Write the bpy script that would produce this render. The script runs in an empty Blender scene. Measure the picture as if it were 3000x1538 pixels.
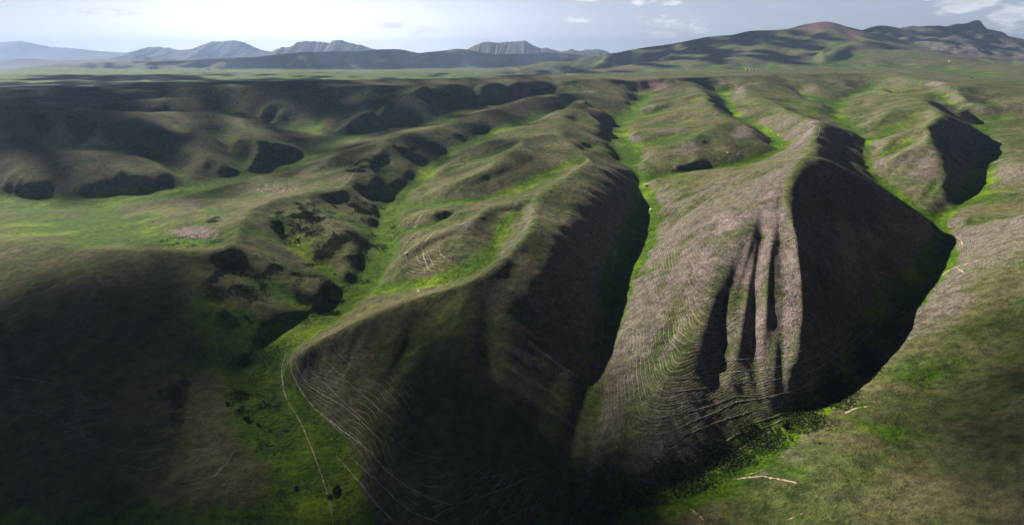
import bpy, math, random, time
import numpy as np
T0 = time.time()
rng = np.random.default_rng(7)
random.seed(7)
C = bpy.context.scene.collection
# ------------------------------------------------------------------ camera, sky, sun, exposure
PITCH = math.radians(22.0)
H = 320.0
cam_d = bpy.data.cameras.new('camera'); cam_d.sensor_width = 36; cam_d.lens = 18.0
cam_d.clip_start = 1.0; cam_d.clip_end = 200000
cam = bpy.data.objects.new('camera', cam_d); C.objects.link(cam)
cam.location = (0, 0, H); cam.rotation_euler = (math.pi/2 - PITCH, 0, 0)
bpy.context.scene.camera = cam
SUN_AZ = math.radians(-46)      # left of the view direction
SUN_EL = math.radians(29)
sun_d = bpy.data.lights.new('sun', 'SUN'); sun_d.energy = 5.0; sun_d.angle = math.radians(0.5); sun_d.color = (1.0, .90, .76)
sun = bpy.data.objects.new('sun', sun_d); C.objects.link(sun)
from mathutils import Vector
SUN_DIR = Vector((math.sin(SUN_AZ)*math.cos(SUN_EL), math.cos(SUN_AZ)*math.cos(SUN_EL), math.sin(SUN_EL)))
sun.rotation_euler = SUN_DIR.to_track_quat('Z', 'Y').to_euler()
vs = bpy.context.scene.view_settings
vs.view_transform = 'Standard'; vs.look = 'None'; vs.gamma = 1; vs.exposure = 1.0
bpy.context.scene.cycles.volume_bounces = 0
bpy.context.scene.cycles.max_bounces = 4

class NT:
    """tiny helper to wire shader nodes"""
    def __init__(s, tree): s.t = tree; s.n = tree.nodes; s.l = tree.links
    def node(s, typ, **kw):
        n = s.n.new(typ)
        for k, v in kw.items(): setattr(n, k, v)
        return n
    def put(s, sock, v):
        if hasattr(v, 'is_linked') or hasattr(v, 'links'): s.l.new(v, sock)
        else: sock.default_value = v
    def math(s, op, a, b=0.0, c=0.0, clamp=False):
        n = s.node('ShaderNodeMath', operation=op, use_clamp=clamp)
        s.put(n.inputs[0], a); s.put(n.inputs[1], b)
        if op in ('MULTIPLY_ADD', 'SMOOTH_MIN', 'COMPARE'): s.put(n.inputs[2], c)
        return n.outputs[0]
    def mix(s, f, a, b, mode='MIX'):
        n = s.node('ShaderNodeMix', data_type='RGBA', blend_type=mode)
        s.put(n.inputs['Factor'], f)
        s.put(n.inputs[6], a if not isinstance(a, tuple) else (*a, 1)[:4]); s.put(n.inputs[7], b if not isinstance(b, tuple) else (*b, 1)[:4])
        return n.outputs[2]
    def ramp(s, v, lo, hi, a=0.0, b=1.0):
        n = s.node('ShaderNodeMapRange', interpolation_type='SMOOTHSTEP')
        s.put(n.inputs['Value'], v); s.put(n.inputs['From Min'], lo); s.put(n.inputs['From Max'], hi)
        s.put(n.inputs['To Min'], a); s.put(n.inputs['To Max'], b)
        return n.outputs[0]
    def noise(s, vec, scale, detail=3, rough=.55, dist=0.0):
        n = s.node('ShaderNodeTexNoise'); n.inputs['Scale'].default_value = scale
        n.inputs['Detail'].default_value = detail; n.inputs['Roughness'].default_value = rough; n.inputs['Distortion'].default_value = dist
        if vec is not None: s.l.new(vec, n.inputs['Vector'])
        return n.outputs[0]

SRC_F, SRC_CX, SRC_CY = 1500.0, 1500.0, 769.0
CP, SP = math.cos(PITCH), math.sin(PITCH)
def ray(u, v):
    x = (u-SRC_CX)/SRC_F; y = (SRC_CY-v)/SRC_F
    return x, CP + y*SP, -SP + y*CP
def azel(u, v):
    x, y, z = ray(u, v); return math.atan2(x, y), math.atan2(z, math.hypot(x, y))

W = bpy.data.worlds.new('World'); bpy.context.scene.world = W; W.use_nodes = True
w = NT(W.node_tree); w.n.clear()
out = w.node('ShaderNodeOutputWorld'); bg = w.node('ShaderNodeBackground')
sky = w.node('ShaderNodeTexSky', sky_type='NISHITA', sun_disc=False, sun_elevation=SUN_EL, sun_rotation=SUN_AZ, altitude=1500, air_density=1.0, dust_density=0.4, ozone_density=1.0)
tc = w.node('ShaderNodeTexCoord'); sep = w.node('ShaderNodeSeparateXYZ'); w.l.new(tc.outputs['Generated'], sep.inputs[0])
X, Y, Z = sep.outputs
az = w.math('ARCTAN2', X, Y); el = w.math('ARCSINE', Z)
def gauss(a0, e0, sa, se):
    da = w.math('DIVIDE', w.math('SUBTRACT', az, a0), sa); de = w.math('DIVIDE', w.math('SUBTRACT', el, e0), se)
    q = w.math('ADD', w.math('MULTIPLY', da, da), w.math('MULTIPLY', de, de))
    return w.math('EXPONENT', w.math('MULTIPLY', q, -1.0))
# overall sky: a little desaturated by thin high cloud; a bright veil where the light breaks through low on the left
hsv = w.node('ShaderNodeHueSaturation'); hsv.inputs['Saturation'].default_value = .62; w.l.new(sky.outputs[0], hsv.inputs['Color'])
GLOW_AZ, GLOW_EL = azel(840, 120)
veil = w.math('ADD', w.math('MULTIPLY', gauss(GLOW_AZ, GLOW_EL-.02, .30, .095), .9), w.math('MULTIPLY', gauss(GLOW_AZ+.1, GLOW_EL, .75, .16), .28))
base = w.mix(1.0, hsv.outputs[0], (.80, .86, 1.0), 'MULTIPLY')
cloudvec = w.node('ShaderNodeCombineXYZ'); w.put(cloudvec.inputs[0], w.math('MULTIPLY', az, 1.0)); w.put(cloudvec.inputs[1], w.math('MULTIPLY', el, 3.2))
cn = w.noise(cloudvec.outputs[0], 26, 7, .62, .3)
cn2 = w.noise(cloudvec.outputs[0], 11, 4, .55)
mask = None
# (u, v, half-width px, half-height px, strength)
CLOUDS = [(300, 35, 120, 12, .9), (400, 42, 60, 8, .6), (78, 50, 60, 9, .5), (180, 33, 40, 12, .25), (480, 48, 30, 6, .5), (1150, 75, 55, 16, .75), (1245, 90, 75, 14, .65),
          (1690, 58, 50, 10, .6), (1900, 8, 110, 9, .65), (1960, 75, 110, 34, .62), (1720, 3, 60, 6, .5), (2830, 10, 110, 26, 1.0), (2960, 40, 70, 40, .8), (2960, 75, 100, 22, .6), (560, 92, 90, 6, .3),
          (2680, 72, 50, 8, .35), (1790, 30, 12, 5, .4), (1630, 30, 18, 4, .4), (1870, 22, 30, 5, .4), (1310, 72, 14, 4, .35)]
for (u, v, a, b, s_) in CLOUDS:
    A0, E0 = azel(u, v); A1, _ = azel(u+a, v); _, E1 = azel(u, v-b)
    g = w.math('MULTIPLY', gauss(A0, E0, abs(A1-A0)*1.15, abs(E1-E0)*1.25), s_)
    mask = g if mask is None else w.math('MAXIMUM', mask, g)
cl = w.math('ADD', mask, w.math('MULTIPLY', w.math('SUBTRACT', cn, .5), 2.1))
cl = w.ramp(cl, .36, .74)
cl = w.math('MULTIPLY', cl, w.ramp(mask, .03, .35))
thin = w.math('MULTIPLY', w.ramp(cn2, .45, .8), .10)
shade = w.ramp(cn, .35, .75, .80, 1.18)
SKYK = .05
bgm = w.math('MULTIPLY', 1.0, SKYK)
scaled = w.node('ShaderNodeVectorMath', operation='SCALE'); w.l.new(base, scaled.inputs[0]); scaled.inputs['Scale'].default_value = SKYK
def scale(colv, f):
    n = w.node('ShaderNodeVectorMath', operation='SCALE'); 
    if isinstance(colv, tuple): n.inputs[0].default_value = colv
    else: w.l.new(colv, n.inputs[0])
    w.put(n.inputs['Scale'], f); return n.outputs[0]
def addv(a, b):
    n = w.node('ShaderNodeVectorMath', operation='ADD'); w.l.new(a, n.inputs[0]); w.l.new(b, n.inputs[1]); return n.outputs[0]
flatc = w.mix(w.ramp(el, .0, .12), (.46, .49, .585), (.30, .345, .455))
skyc = w.mix(.72, scaled.outputs[0], flatc)
skyc = addv(skyc, scale((.92, .95, 1.0), veil))
skyc = w.mix(thin, skyc, (.70, .73, .80))
cc = scale((.74, .77, .84), w.math('MULTIPLY', shade, w.math('ADD', .92, w.math('MULTIPLY', veil, .4))))
skyc = w.mix(w.math('MULTIPLY', cl, .9), skyc, cc)
skyc = w.mix(w.ramp(el, .08, .3), skyc, w.mix(1.0, skyc, (.62, .85, 1.25), 'MULTIPLY'))
skyc = scale(skyc, w.ramp(el, .08, .24, .68, .024))
w.l.new(skyc, bg.inputs['Color']); bg.inputs['Strength'].default_value = 1.0
w.l.new(bg.outputs[0], out.inputs[0])

# ------------------------------------------------------------------ the lie of the land: ridge and valley lines (surveyed as sight line + height or + distance)
def pt(p):
    if len(p) == 4 and p[3] == 1: return (p[0], p[1], p[2])
    u, v = p[0], p[1]; x, y, z = ray(u, v)
    t = (p[2]-H)/z if len(p) == 3 else p[2]/y
    return (x*t, y*t, H+z*t)
R, V = [], []
def r_(*p): R.append([pt(q) for q in p])
def v_(wd, *p): V.append((wd, [pt(q) for q in p]))
#--- valleys
v_(21, (1700,305,140),(1640,331,130),(1543,359,118),(1427,394,98),(1361,432,85),(1295,467,75),(1233,522,60),(1175,572,48),(1140,611,42),(1128,677,35),(1112,747,30),(1092,800,26),(1040,860,22),(960,925,18),(860,985,15),(790,1040,12),(768,1090,10),(790,1160,8),(850,1250,5),(905,1330,3),(945,1420,1),(965,1538,0),(-85,200,-3,1),(-30,60,-8,1))
v_(30, (1873,297,135),(1846,328,114),(1807,366,99),(1806,405,88),(1827,444,76),(1845,480,66))
v_(9, (1845,480,66),(1850,490,64),(1872,533,54),(1885,600,42),(1885,660,34),(1872,700,29),(1838,765,22),(1803,830,18),(1775,950,13),(1752,1100,8),(1722,1230,4),(1690,1370,1),(1630,1538,-2),(40,200,-4,1),(-20,60,-8,1))
v_(9, (40,200,-4,1),(1750,1538,0),(1910,1472,2),(2063,1411,4),(2190,1335,6),(2305,1246,9),(2412,1170,12),(2508,1081,15),(2571,985,19),(2622,909,23),(2685,846,28),(2742,782,32),(2752,713,37),(2742,650,42),(2776,623,46),(2827,588,53),(2866,537,62),(2893,467,76),(2889,436,84),(2872,378,98),(2815,339,110),(2776,324,116),(2760,300,135))
v_(8, (2742,650,42),(2700,632,47),(2660,599,55),(2606,560,61),(2563,522,70),(2536,491,78),(2543,450,88),(2530,417,99),(2512,394,105),(2481,382,109),(2462,366,113),(2446,331,120),(2458,308,125),(2477,293,130),(2505,281,135),(2543,265,150))
v_(12, (1875,540,54),(1940,522,60),(2000,508,64),(2100,497,70),(2200,478,80),(2280,446,90),(2268,417,94),(2233,390,99),(2194,366,104),(2163,351,108),(2132,328,114),(2128,300,124),(2116,281,138),(2105,272,150))
v_(46, (-700,600,18),(-250,590,24),(0,597,30),(155,600,34),(310,588,38),(430,578,43),(560,558,50),(660,535,56),(760,514,61))
v_(34, (760,514,61),(780,510,62),(850,485,69),(912,455,76),(940,430,81),(1000,410,88),(1100,385,95),(1200,372,101),(1290,358,115),(1325,330,128),(1400,315,135),(1500,300,142),(1600,283,158))
v_(5, (850,525,62),(880,522,74),(960,500,86),(1030,484,98))
v_(6, (590,575,52),(700,580,64),(775,574,78))
v_(6, (450,612,48),(560,612,62),(640,628,72))
v_(9, (640,712,75),(543,716,73),(427,688,66),(350,658,56),(322,632,46),(290,610,38))
v_(7, (560,548,50),(524,522,55),(466,483,72),(430,446,90),(330,446,94),(230,442,97),(120,432,100),(-100,420,110))
v_(7, (700,512,63),(718,483,66),(650,440,80),(570,405,95),(520,385,108))
v_(7, (930,430,81),(870,420,86),(780,418,92),(690,410,98),(620,388,110))
v_(8, (1020,405,88),(940,400,89),(880,385,93),(780,370,92),(650,362,86),(500,364,84),(350,364,86),(150,355,92),(-200,350,98))
v_(7, (940,400,89),(925,365,106),(970,325,138),(985,312,152))
v_(8, (780,370,92),(720,350,104),(640,332,110),(500,322,104),(300,322,100),(0,324,98),(-250,324,98))
v_(8, (500,322,104),(480,295,130),(400,290,130),(200,291,124),(0,296,118),(-250,295,114))
v_(6, (1150,690,36),(1250,668,58),(1330,640,72),(1385,622,84))
v_(6, (1050,872,22),(1127,852,38),(1285,820,58),(1400,775,70),(1450,720,76),(1475,660,84),(1500,625,92))
v_(6, (1310,508,72),(1370,480,88),(1440,450,103),(1495,428,116))
v_(7, (1160,612,44),(1280,600,64),(1400,590,72),(1500,565,80),(1560,535,88),(1640,495,100),(1690,470,109))
v_(7, (1815,385,97),(1900,375,107),(1980,355,125)); v_(6, (1812,425,84),(1900,425,92),(1990,400,112)); v_(6, (1825,350,107),(1900,340,114),(1980,310,135))
v_(10, (775,1060,12),(720,1010,22),(650,950,36),(590,900,50))
v_(14, (-900,1700,2),(0,1640,2),(500,1640,0),(965,1600,-3))

v_(4, (2540,420,100),(2600,388,117),(2680,352,150)); v_(4, (2545,480,82),(2610,440,104),(2690,395,138))
v_(5, (2440,340,117),(2380,325,143),(2330,305,140)); v_(5, (2446,331,120),(2400,290,140),(2322,272,146)); v_(5, (2543,265,150),(2480,262,160),(2420,262,165))
v_(6, (2690,300,150),(2640,285,160),(2600,272,150)); v_(6, (2900,360,108),(2960,335,130))
v_(5, (1095,600,44),(1130,540,66),(1120,480,88)); v_(5, (1090,690,38),(1010,640,56),(940,610,70)); v_(5, (1010,840,26),(900,760,38),(830,680,58),(800,630,78)); v_(5,(900,905,22),(820,860,36),(700,780,60))
v_(5, (1820,370,98),(1745,335,128),(1720,315,142)); v_(5, (1808,400,90),(1745,375,116),(1690,355,132)); v_(5,(1825,460,74),(1750,430,100),(1690,405,122))
v_(20, (-20,60,-8,1),(-200,90,0,1),(-500,120,10,1),(-900,250,30,1))
# scarp gullies
v_(6, (1600,283,158),(1625,250,195)); v_(6, (1400,315,135),(1480,285,160),(1500,256,190)); v_(6,(1325,330,128),(1380,290,160),(1400,262,188)); v_(6,(1290,350,118),(1270,290,165),(1320,258,195)); v_(6,(1100,385,95),(1105,330,136),(1120,305,160),(1150,268,196))
v_(6, (1873,297,135),(1850,262,172)); v_(6, (1873,297,135),(1893,262,172),(1905,240,205)); v_(6,(1880,292,139),(1935,268,168),(1970,243,200)); v_(6,(2105,272,150),(2120,240,200)); v_(6,(2116,281,138),(2180,250,185),(2230,236,208))
#--- ridges
r_((960,247,2030,0),(900,275,1960,0),(850,300,1895,0),(800,340,1780,0))
r_((1668,265,2180,0),(1621,271,2110,0),(1563,281,2000,0),(1485,308,1880,0),(1408,328,1760,0),(1373,347,1660,0),(1295,366,1550,0),(1206,390,1410,0),(1136,405,1310,0),(1078,421,1260,0),(1000,442,1210,0),(963,467,1160,0),(925,490,1120,0),(880,508,1090,0),(845,522,72))
r_((1362,833,520,0),(1338,980,440,0),(1320,1200,45),(1310,1400,27),(1300,1538,16),(-20,180,2,1))
r_((1136,405,1310,0),(1116,436,1230,0),(1060,487,1110,0),(1020,530,1010,0),(1000,553,945,0),(893,568,910,0),(796,588,860,0),(738,612,815,0),(705,655,740,0),(670,722,650,0),(600,738,630,0),(500,738,625,0),(350,732,635,0),(200,722,650,0),(0,700,690,0),(-400,690,760,0),(-900,690,820,0))
r_((1060,487,1110,0),(1000,495,1080,0),(930,513,1050,0),(855,530,1040,0),(776,545,1040,0),(735,562,1025,0),(695,574,60))
r_((796,588,860,0),(718,592,905,0),(602,584,955,0),(540,592,60),(490,604,50))
r_((705,655,740,0),(640,642,785,0),(543,626,840,0),(440,618,900,0),(392,620,50))
r_((345,702,70),(400,692,75),(460,706,77))
r_((-600,400,1420,0),(0,421,1320,0),(97,444,1260,0),(233,450,1240,0),(330,456,1220,0),(423,456,1230,0),(480,497,1140,0),(515,530,58))
r_((330,456,1220,0),(361,490,1130,0),(420,520,1080,0),(478,546,52)); r_((200,452,1240,0),(230,500,1140,0),(300,560,1060,0),(330,580,46)); r_((60,440,1270,0),(60,500,1150,0),(110,560,1060,0),(120,590,42))
r_((454,333,1620,0),(430,370,1500,0),(458,401,1400,0),(543,432,1300,0),(602,452,1240,0),(660,479,1205,0),(688,498,68))
r_((-500,306,1500,0),(0,310,1530,0),(170,308,1550,0),(272,320,1560,0),(388,326,1590,0),(454,333,1620,0),(505,328,1650,0),(582,330,1690,0),(660,341,1690,0),(776,378,1620,0),(860,396,1600,0),(893,408,90))
r_((505,332,1640,0),(582,366,1480,0),(637,390,1390,0),(738,405,1320,0),(815,417,1330,0),(893,436,1370,0),(925,448,82)); r_((815,417,1330,0),(815,455,1285,0),(860,468,1280,0),(900,473,74))
r_((170,308,1550,0),(185,350,1425,0),(205,400,1340,0),(212,420,108)); r_((60,309,1540,0),(78,355,1420,0),(100,400,1345,0),(108,420,112)); r_((272,320,1560,0),(290,362,1430,0),(305,408,1345,0),(310,428,106)); r_((388,326,1590,0),(392,362,1470,0),(402,400,1400,0))
v_(5, (230,440,97),(238,398,116),(228,362,142)); v_(5, (330,446,94),(350,402,112),(338,362,140)); v_(5, (120,432,100),(140,398,116),(120,358,144))
r_((700,341,1680,0),(715,362,1610,0),(725,384,1540,0)); r_((582,366,1480,0),(600,395,1400,0),(600,420,1360,0)); r_((738,405,1320,0),(745,440,1250,0),(735,470,1210,0),(725,490,66))
r_((567,560,56),(660,537,72),(738,520,76),(776,498,78))
r_((-300,300,2020,0),(0,303,2020,0),(116,299,2030,0),(272,304,2040,0),(388,295,2060,0),(505,287,2090,0),(582,280,2130,0),(650,264,2380,0))
r_((-300,278,2300,0),(0,276,2310,0),(155,276,2320,0),(272,272,2330,0),(350,272,2340,0),(446,258,2440,0),(520,250,2550,0))
r_((-300,262,2750,0),(0,262,2700,0),(155,252,2620,0),(233,248,2620,0),(350,252,2540,0),(480,252,2400,0),(582,248,2220,0),(800,247,2070,0),(1000,246,2020,0),(1250,244,2060,0),(1400,240,2180,0),(1500,236,2300,0),(1600,233,2400,0),(1700,230,2480,0),(1900,227,2600,0),(2000,225,2700,0),(2194,219,2880,0),(2388,214,3080,0),(2543,213,3150,0),(2640,222,2800,0),(2740,232,2600,0))
r_((400,243,2700,0),(582,240,2480,0),(1000,235,2480,0),(1500,227,2750,0),(1700,220,3150,0))
r_((1720,216,3500,0),(2000,213,3800,0),(2200,209,4000,0),(2400,206,4200,0),(2600,207,4000,0))
r_((705,335,1800,0),(738,305,1850,0),(790,296,1880,0),(850,300,1895,0))
r_((1248,244,2045,0),(1206,272,1930,0),(1136,303,1830,0),(1074,320,1740,0),(1035,342,1680,0),(1000,365,1650,0),(985,385,96)); r_((1206,272,1930,0),(1248,310,1860,0),(1300,346,120))
r_((1438,239,2210,0),(1407,278,2080,0),(1365,310,1990,0),(1335,335,127)); r_((1466,238,2250,0),(1440,290,2110,0),(1410,318,133)); r_((1532,235,2330,0),(1515,275,2230,0),(1490,298,146)); r_((1585,234,2380,0),(1570,262,2330,0))
r_((1706,285,1980,0),(1690,270,2120,0),(1668,265,2150,0)); r_((1690,268,2140,0),(1740,290,2150,0),(1800,312,2130,0),(1830,325,118))
r_((1760,229,2520,0),(1800,262,2400,0),(1838,298,140)); r_((1820,228,2560,0),(1858,270,2430,0),(1868,288,143)); r_((1885,227,2590,0),(1883,262,2500,0),(1880,278,149)); r_((1945,226,2640,0),(1920,262,2520,0),(1900,280,147))
r_((1706,285,1980,0),(1672,312,1800,0),(1645,335,1650,0),(1640,365,1500,0),(1645,398,1330,0),(1680,425,1230,0),(1712,452,1140,0),(1730,467,1080,0),(1700,488,1010,0),(1650,520,920,0),(1600,552,850,0),(1570,575,805,0),(1566,610,745,0),(1560,650,685,0),(1526,699,625,0),(1456,780,558,0),(1362,833,520,0),(1235,872,500,0),(1085,932,470,0),(960,990,450,0),(860,1035,445,0),(822,1062,20))
r_((1600,552,850,0),(1567,572,825,0),(1427,603,785,0),(1350,606,795,0),(1272,609,820,0),(1215,622,860,0),(1180,640,45)); r_((1427,603,780,0),(1373,645,710,0),(1260,690,690,0),(1180,738,668,0),(1130,785,32))
r_((1645,398,1330,0),(1590,395,1320,0),(1536,405,1280,0),(1512,428,1180,0),(1458,475,1050,0),(1400,506,990,0),(1300,540,970,0),(1240,562,60)); r_((1536,405,1280,0),(1450,428,1270,0),(1388,446,1255,0),(1330,495,74))
r_((1706,285,1980,0),(1780,320,1800,0),(1812,345,112)); r_((1672,312,1800,0),(1760,360,1600,0),(1793,385,100)); r_((1640,365,1500,0),(1750,410,1400,0),(1808,440,84)); r_((1680,425,1230,0),(1780,470,1220,0),(1838,500,68))
r_((1030,784,42),(1040,796,42))
r_((1136,405,1310,0),(1160,460,1220,0),(1185,520,68)); r_((1070,470,1130,0),(1085,530,1040,0),(1120,590,52)); r_((1010,540,980,0),(1060,600,925,0),(1105,650,46)); r_((893,568,910,0),(950,680,780,0),(1020,745,46)); r_((738,625,800,0),(780,710,715,0),(860,800,645,0),(950,870,32))
r_((350,732,635,0),(330,850,530,0),(300,1000,450,0))
r_((2000,243,2620,0),(2066,268,2240,0),(2075,300,1850,0),(2089,324,1680,0),(2147,351,1570,0),(2178,374,1490,0),(2215,400,1430,0),(2250,420,98)); r_((2147,351,1570,0),(2085,378,1460,0),(2023,405,1350,0),(2020,455,1270,0),(2010,485,78))
r_((2066,268,2200,0),(2000,278,2150,0),(1950,290,2050,0),(1890,322,126)); r_((2089,324,1680,0),(1994,326,1780,0),(1932,351,1720,0),(1862,368,106)); r_((2120,345,1600,0),(2070,360,1560,0),(2000,374,1530,0),(1893,394,1540,0),(1855,408,92)); r_((2023,405,1350,0),(1950,437,1340,0),(1888,483,70))
r_((2171,219,2860,0),(2187,255,2480,0),(2240,282,2200,0),(2303,320,1750,0),(2360,333,1560,0),(2396,353,1420,0),(2393,378,1300,0),(2380,405,1200,0),(2388,429,1080,0),(2375,450,960,0),(2350,468,860,0),(2325,505,785,0),(2302,560,720,0),(2312,640,645,0),(2330,740,575,0),(2345,880,503,0),(2340,1000,450,0),(2334,1070,425,0),(2326,1130,18))
r_((2302,560,720,0),(2265,575,720,0),(2222,612,695,0),(2160,700,620,0),(2108,850,535,0),(2050,960,470,0),(1940,1130,38),(1850,1270,22),(1785,1380,9),(1745,1440,2))
r_((2330,470,880,0),(2230,485,950,0),(2100,500,1020,0),(2000,518,1060,0),(1935,540,1090,0))
r_((2396,353,1420,0),(2430,358,1480,0),(2470,380,1480,0),(2508,396,108)); r_((2303,320,1750,0),(2250,335,1750,0),(2207,350,112)); r_((2240,282,2200,0),(2300,283,2250,0),(2361,287,2150,0),(2400,305,2000,0),(2450,328,124)); r_((2300,216,2980,0),(2340,235,2850,0),(2380,252,2700,0),(2419,272,2560,0),(2475,290,134)); r_((2420,214,3100,0),(2466,237,2850,0),(2505,266,2680,0),(2520,272,149)); r_((2217,219,2880,0),(2217,233,2750,0),(2272,250,2650,0),(2318,270,150))
r_((2350,468,860,0),(2400,462,885,0),(2446,483,880,0),(2505,514,870,0),(2582,553,860,0),(2640,588,850,0),(2699,626,830,0),(2735,662,50))

r_((2582,256,2450,0),(2640,265,2150,0),(2699,279,1900,0),(2738,312,1600,0),(2753,331,1450,0),(2718,362,1330,0),(2718,405,1220,0),(2738,444,1140,0),(2753,498,1060,0),(2761,560,980,0),(2758,612,50)); r_((2753,331,1450,0),(2796,345,1500,0),(2850,368,1450,0),(2880,385,100))
r_((2738,312,1600,0),(2640,312,1680,0),(2582,333,1600,0),(2512,368,122)); r_((2718,362,1330,0),(2640,390,1330,0),(2560,430,1290,0)); r_((2718,405,1220,0),(2650,450,1150,0),(2580,500,1130,0))
r_((2640,222,2800,0),(2730,237,2550,0),(2690,275,2400,0),(2650,290,155)); r_((2740,232,2600,0),(2823,272,2050,0),(2811,322,1820,0),(2800,332,115)); r_((2823,272,2050,0),(2880,300,1900,0),(2900,320,118))
r_((3300,215,3400,0),(3050,232,2900,0),(2900,240,2700,0),(2823,255,2300,0)); r_((3200,330,1800,0),(3000,290,1900,0),(2940,300,1950,0)); r_((3500,420,150),(3200,440,150),(3020,470,120),(2940,470,92)); r_((3400,600,150),(3100,600,128),(2960,640,85),(2860,660,55))
r_((3600,500,190),(3500,800,160),(3400,1100,130),(3400,1600,100)); r_((3100,600,128),(3020,740,95),(2960,900,73),(2910,1200,57),(2860,1538,50),(260,120,40,1)); r_((2730,1100,36),(2640,1250,32),(2500,1450,28))
# far: plain, long escarpment, mountains on the right
v_(500, (-9000,6200,45,1),(-3000,6200,45,1),(1200,6400,60,1)); v_(700, (-14000,9500,38,1),(-3000,9500,40,1),(1800,9500,60,1)); v_(400, (-16000,12000,40,1),(-3000,11600,45,1),(2400,11600,90,1)); v_(150, (-9000,4300,40,1),(-2500,3900,60,1),(-600,3700,80,1),(300,4300,110,1)); v_(300,(-20000,15500,60,1),(5000,15500,100,1))
v_(60, (1720,214,5000,0),(2000,207,5000,0),(2200,203,5000,0),(2400,199,5000,0),(2750,203,4600,0),(2900,222,3600,0))
r_((1740,214,4300,0),(2000,211,4400,0),(2200,207,4500,0),(2400,204,4500,0),(2650,210,4100,0))
r_((-400,200,6600,0),(0,199,6500,0),(70,197,6500,0),(160,203,6500,0),(250,216,6400,0),(300,214,6500,0),(330,224,6400,0))
r_((150,190,13200,0),(260,184,13000,0),(450,180,13000,0),(520,178,13000,0),(700,168,13000,0),(760,166,13000,0),(900,157,13000,0),(1000,152,13200,0),(1040,155,13300,0),(1100,164,13400,0),(1160,176,13400,0)); r_((1000,152,13200,0),(1050,178,12300,0),(1080,195,11900,0)); r_((900,157,13000,0),(930,180,12200,0),(960,198,11800,0)); r_((760,166,13000,0),(800,188,12200,0)); r_((1100,164,13400,0),(1150,184,12400,0),(1190,196,12000,0)); r_((840,161,13000,0),(850,182,12200,0),(870,198,11800,0)); r_((650,171,13000,0),(700,190,12200,0))
r_((1030,158,14400,0),(1080,149,14400,0),(1165,141,14400,0),(1210,152,14400,0)); r_((1200,158,13800,0),(1230,148,13800,0),(1290,142,13700,0),(1335,136,13700,0),(1365,142,13600,0),(1400,154,13400,0),(1440,162,13200,0)); r_((1335,136,13700,0),(1310,168,12700,0),(1290,186,12200,0)); r_((1365,142,13600,0),(1400,172,12700,0),(1440,186,12200,0)); r_((1290,142,13700,0),(1230,175,12600,0))
r_((1430,168,13000,0),(1500,158,13000,0),(1530,162,13000,0),(1560,160,13000,0),(1600,156,13000,0),(1640,162,13000,0),(1660,159,13000,0),(1690,172,12800,0)); r_((1500,158,13000,0),(1480,182,12300,0)); r_((1600,156,13000,0),(1590,182,12300,0)); r_((1660,159,13000,0),(1660,182,12300,0)); r_((1560,160,13000,0),(1545,186,12200,0))
MC = [(1700,172,7600),(1800,158,7600),(1900,138,7400),(2000,122,7300),(2070,105,7200),(2140,98,7200),(2200,82,7200),(2260,80,7200),(2310,79,7200),(2360,66,7200),(2411,58,7200),(2450,65,7200),(2510,78,7200),(2560,95,7200),(2600,118,7400)]
r_(*[(a,b,c,0) for a,b,c in MC])
r_((2545,82,8300,0),(2580,75,8400,0),(2610,82,8500,0),(2640,84,8600,0),(2700,78,8600,0),(2750,76,8600,0),(2790,72,8500,0),(2830,70,8400,0),(2860,86,8400,0),(2880,84,8400,0),(2920,82,8400,0),(2960,95,8400,0),(3000,118,8300,0),(3200,190,8000,0),(3500,200,8000,0))
r_((2070,105,7200,0),(2050,135,6700,0),(1950,165,6200,0),(1850,188,5700,0),(1740,204,5300,0)); r_((2200,82,7200,0),(2190,110,6800,0),(2140,140,6300,0),(2060,170,5800,0),(2000,192,5350,0)); r_((2310,79,7200,0),(2330,112,6600,0),(2300,130,6300,0),(2230,155,5900,0),(2180,185,5400,0)); r_((2411,58,7200,0),(2430,90,6700,0),(2460,118,6300,0)); r_((2360,66,7200,0),(2370,95,6800,0),(2360,135,6100,0),(2330,165,5700,0),(2330,190,5250,0))
r_((2450,65,7200,0),(2510,98,6700,0),(2560,118,6200,0),(2660,143,5700,0),(2776,171,5100,0),(2850,200,4500,0),(2900,215,4000,0)); r_((2560,118,6200,0),(2480,132,5900,0),(2420,155,5500,0),(2400,178,5200,0))
r_((2830,70,8400,0),(2790,105,7700,0),(2770,140,7200,0),(2780,165,6700,0)); r_((2920,82,8400,0),(2900,120,7700,0),(2950,170,6900,0),(3000,205,6000,0)); r_((2830,70,8400,0),(2850,120,7600,0),(2860,165,6800,0)); r_((2750,76,8600,0),(2720,105,7900,0),(2680,130,7300,0)); r_((2640,84,8600,0),(2640,105,8000,0),(2620,122,7400,0)); r_((3000,118,8300,0),(3020,160,7400,0),(3080,210,6200,0))
v_(20, (1800,200,5300,0),(1980,160,6500,0),(2030,130,6900,0)); v_(20, (2080,198,5200,0),(2150,150,6300,0),(2230,105,6900,0)); v_(20, (2250,198,5200,0),(2290,150,6150,0),(2345,100,6800,0)); v_(20,(2370,192,5250,0),(2400,140,6100,0),(2410,110,6500,0)); v_(15,(2450,188,5200,0),(2530,150,5800,0)); v_(15,(2640,150,6400,0),(2690,128,7600,0),(2700,100,8200,0)); v_(15,(2800,182,5900,0),(2815,130,7500,0),(2860,100,8000,0)); v_(15,(2880,205,5600,0),(2890,150,7200,0),(2875,105,8000,0)); v_(20,(2980,225,5000,0),(2970,170,6900,0)); v_(20,(2600,130,7000,0),(2570,95,7900,0))

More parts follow.
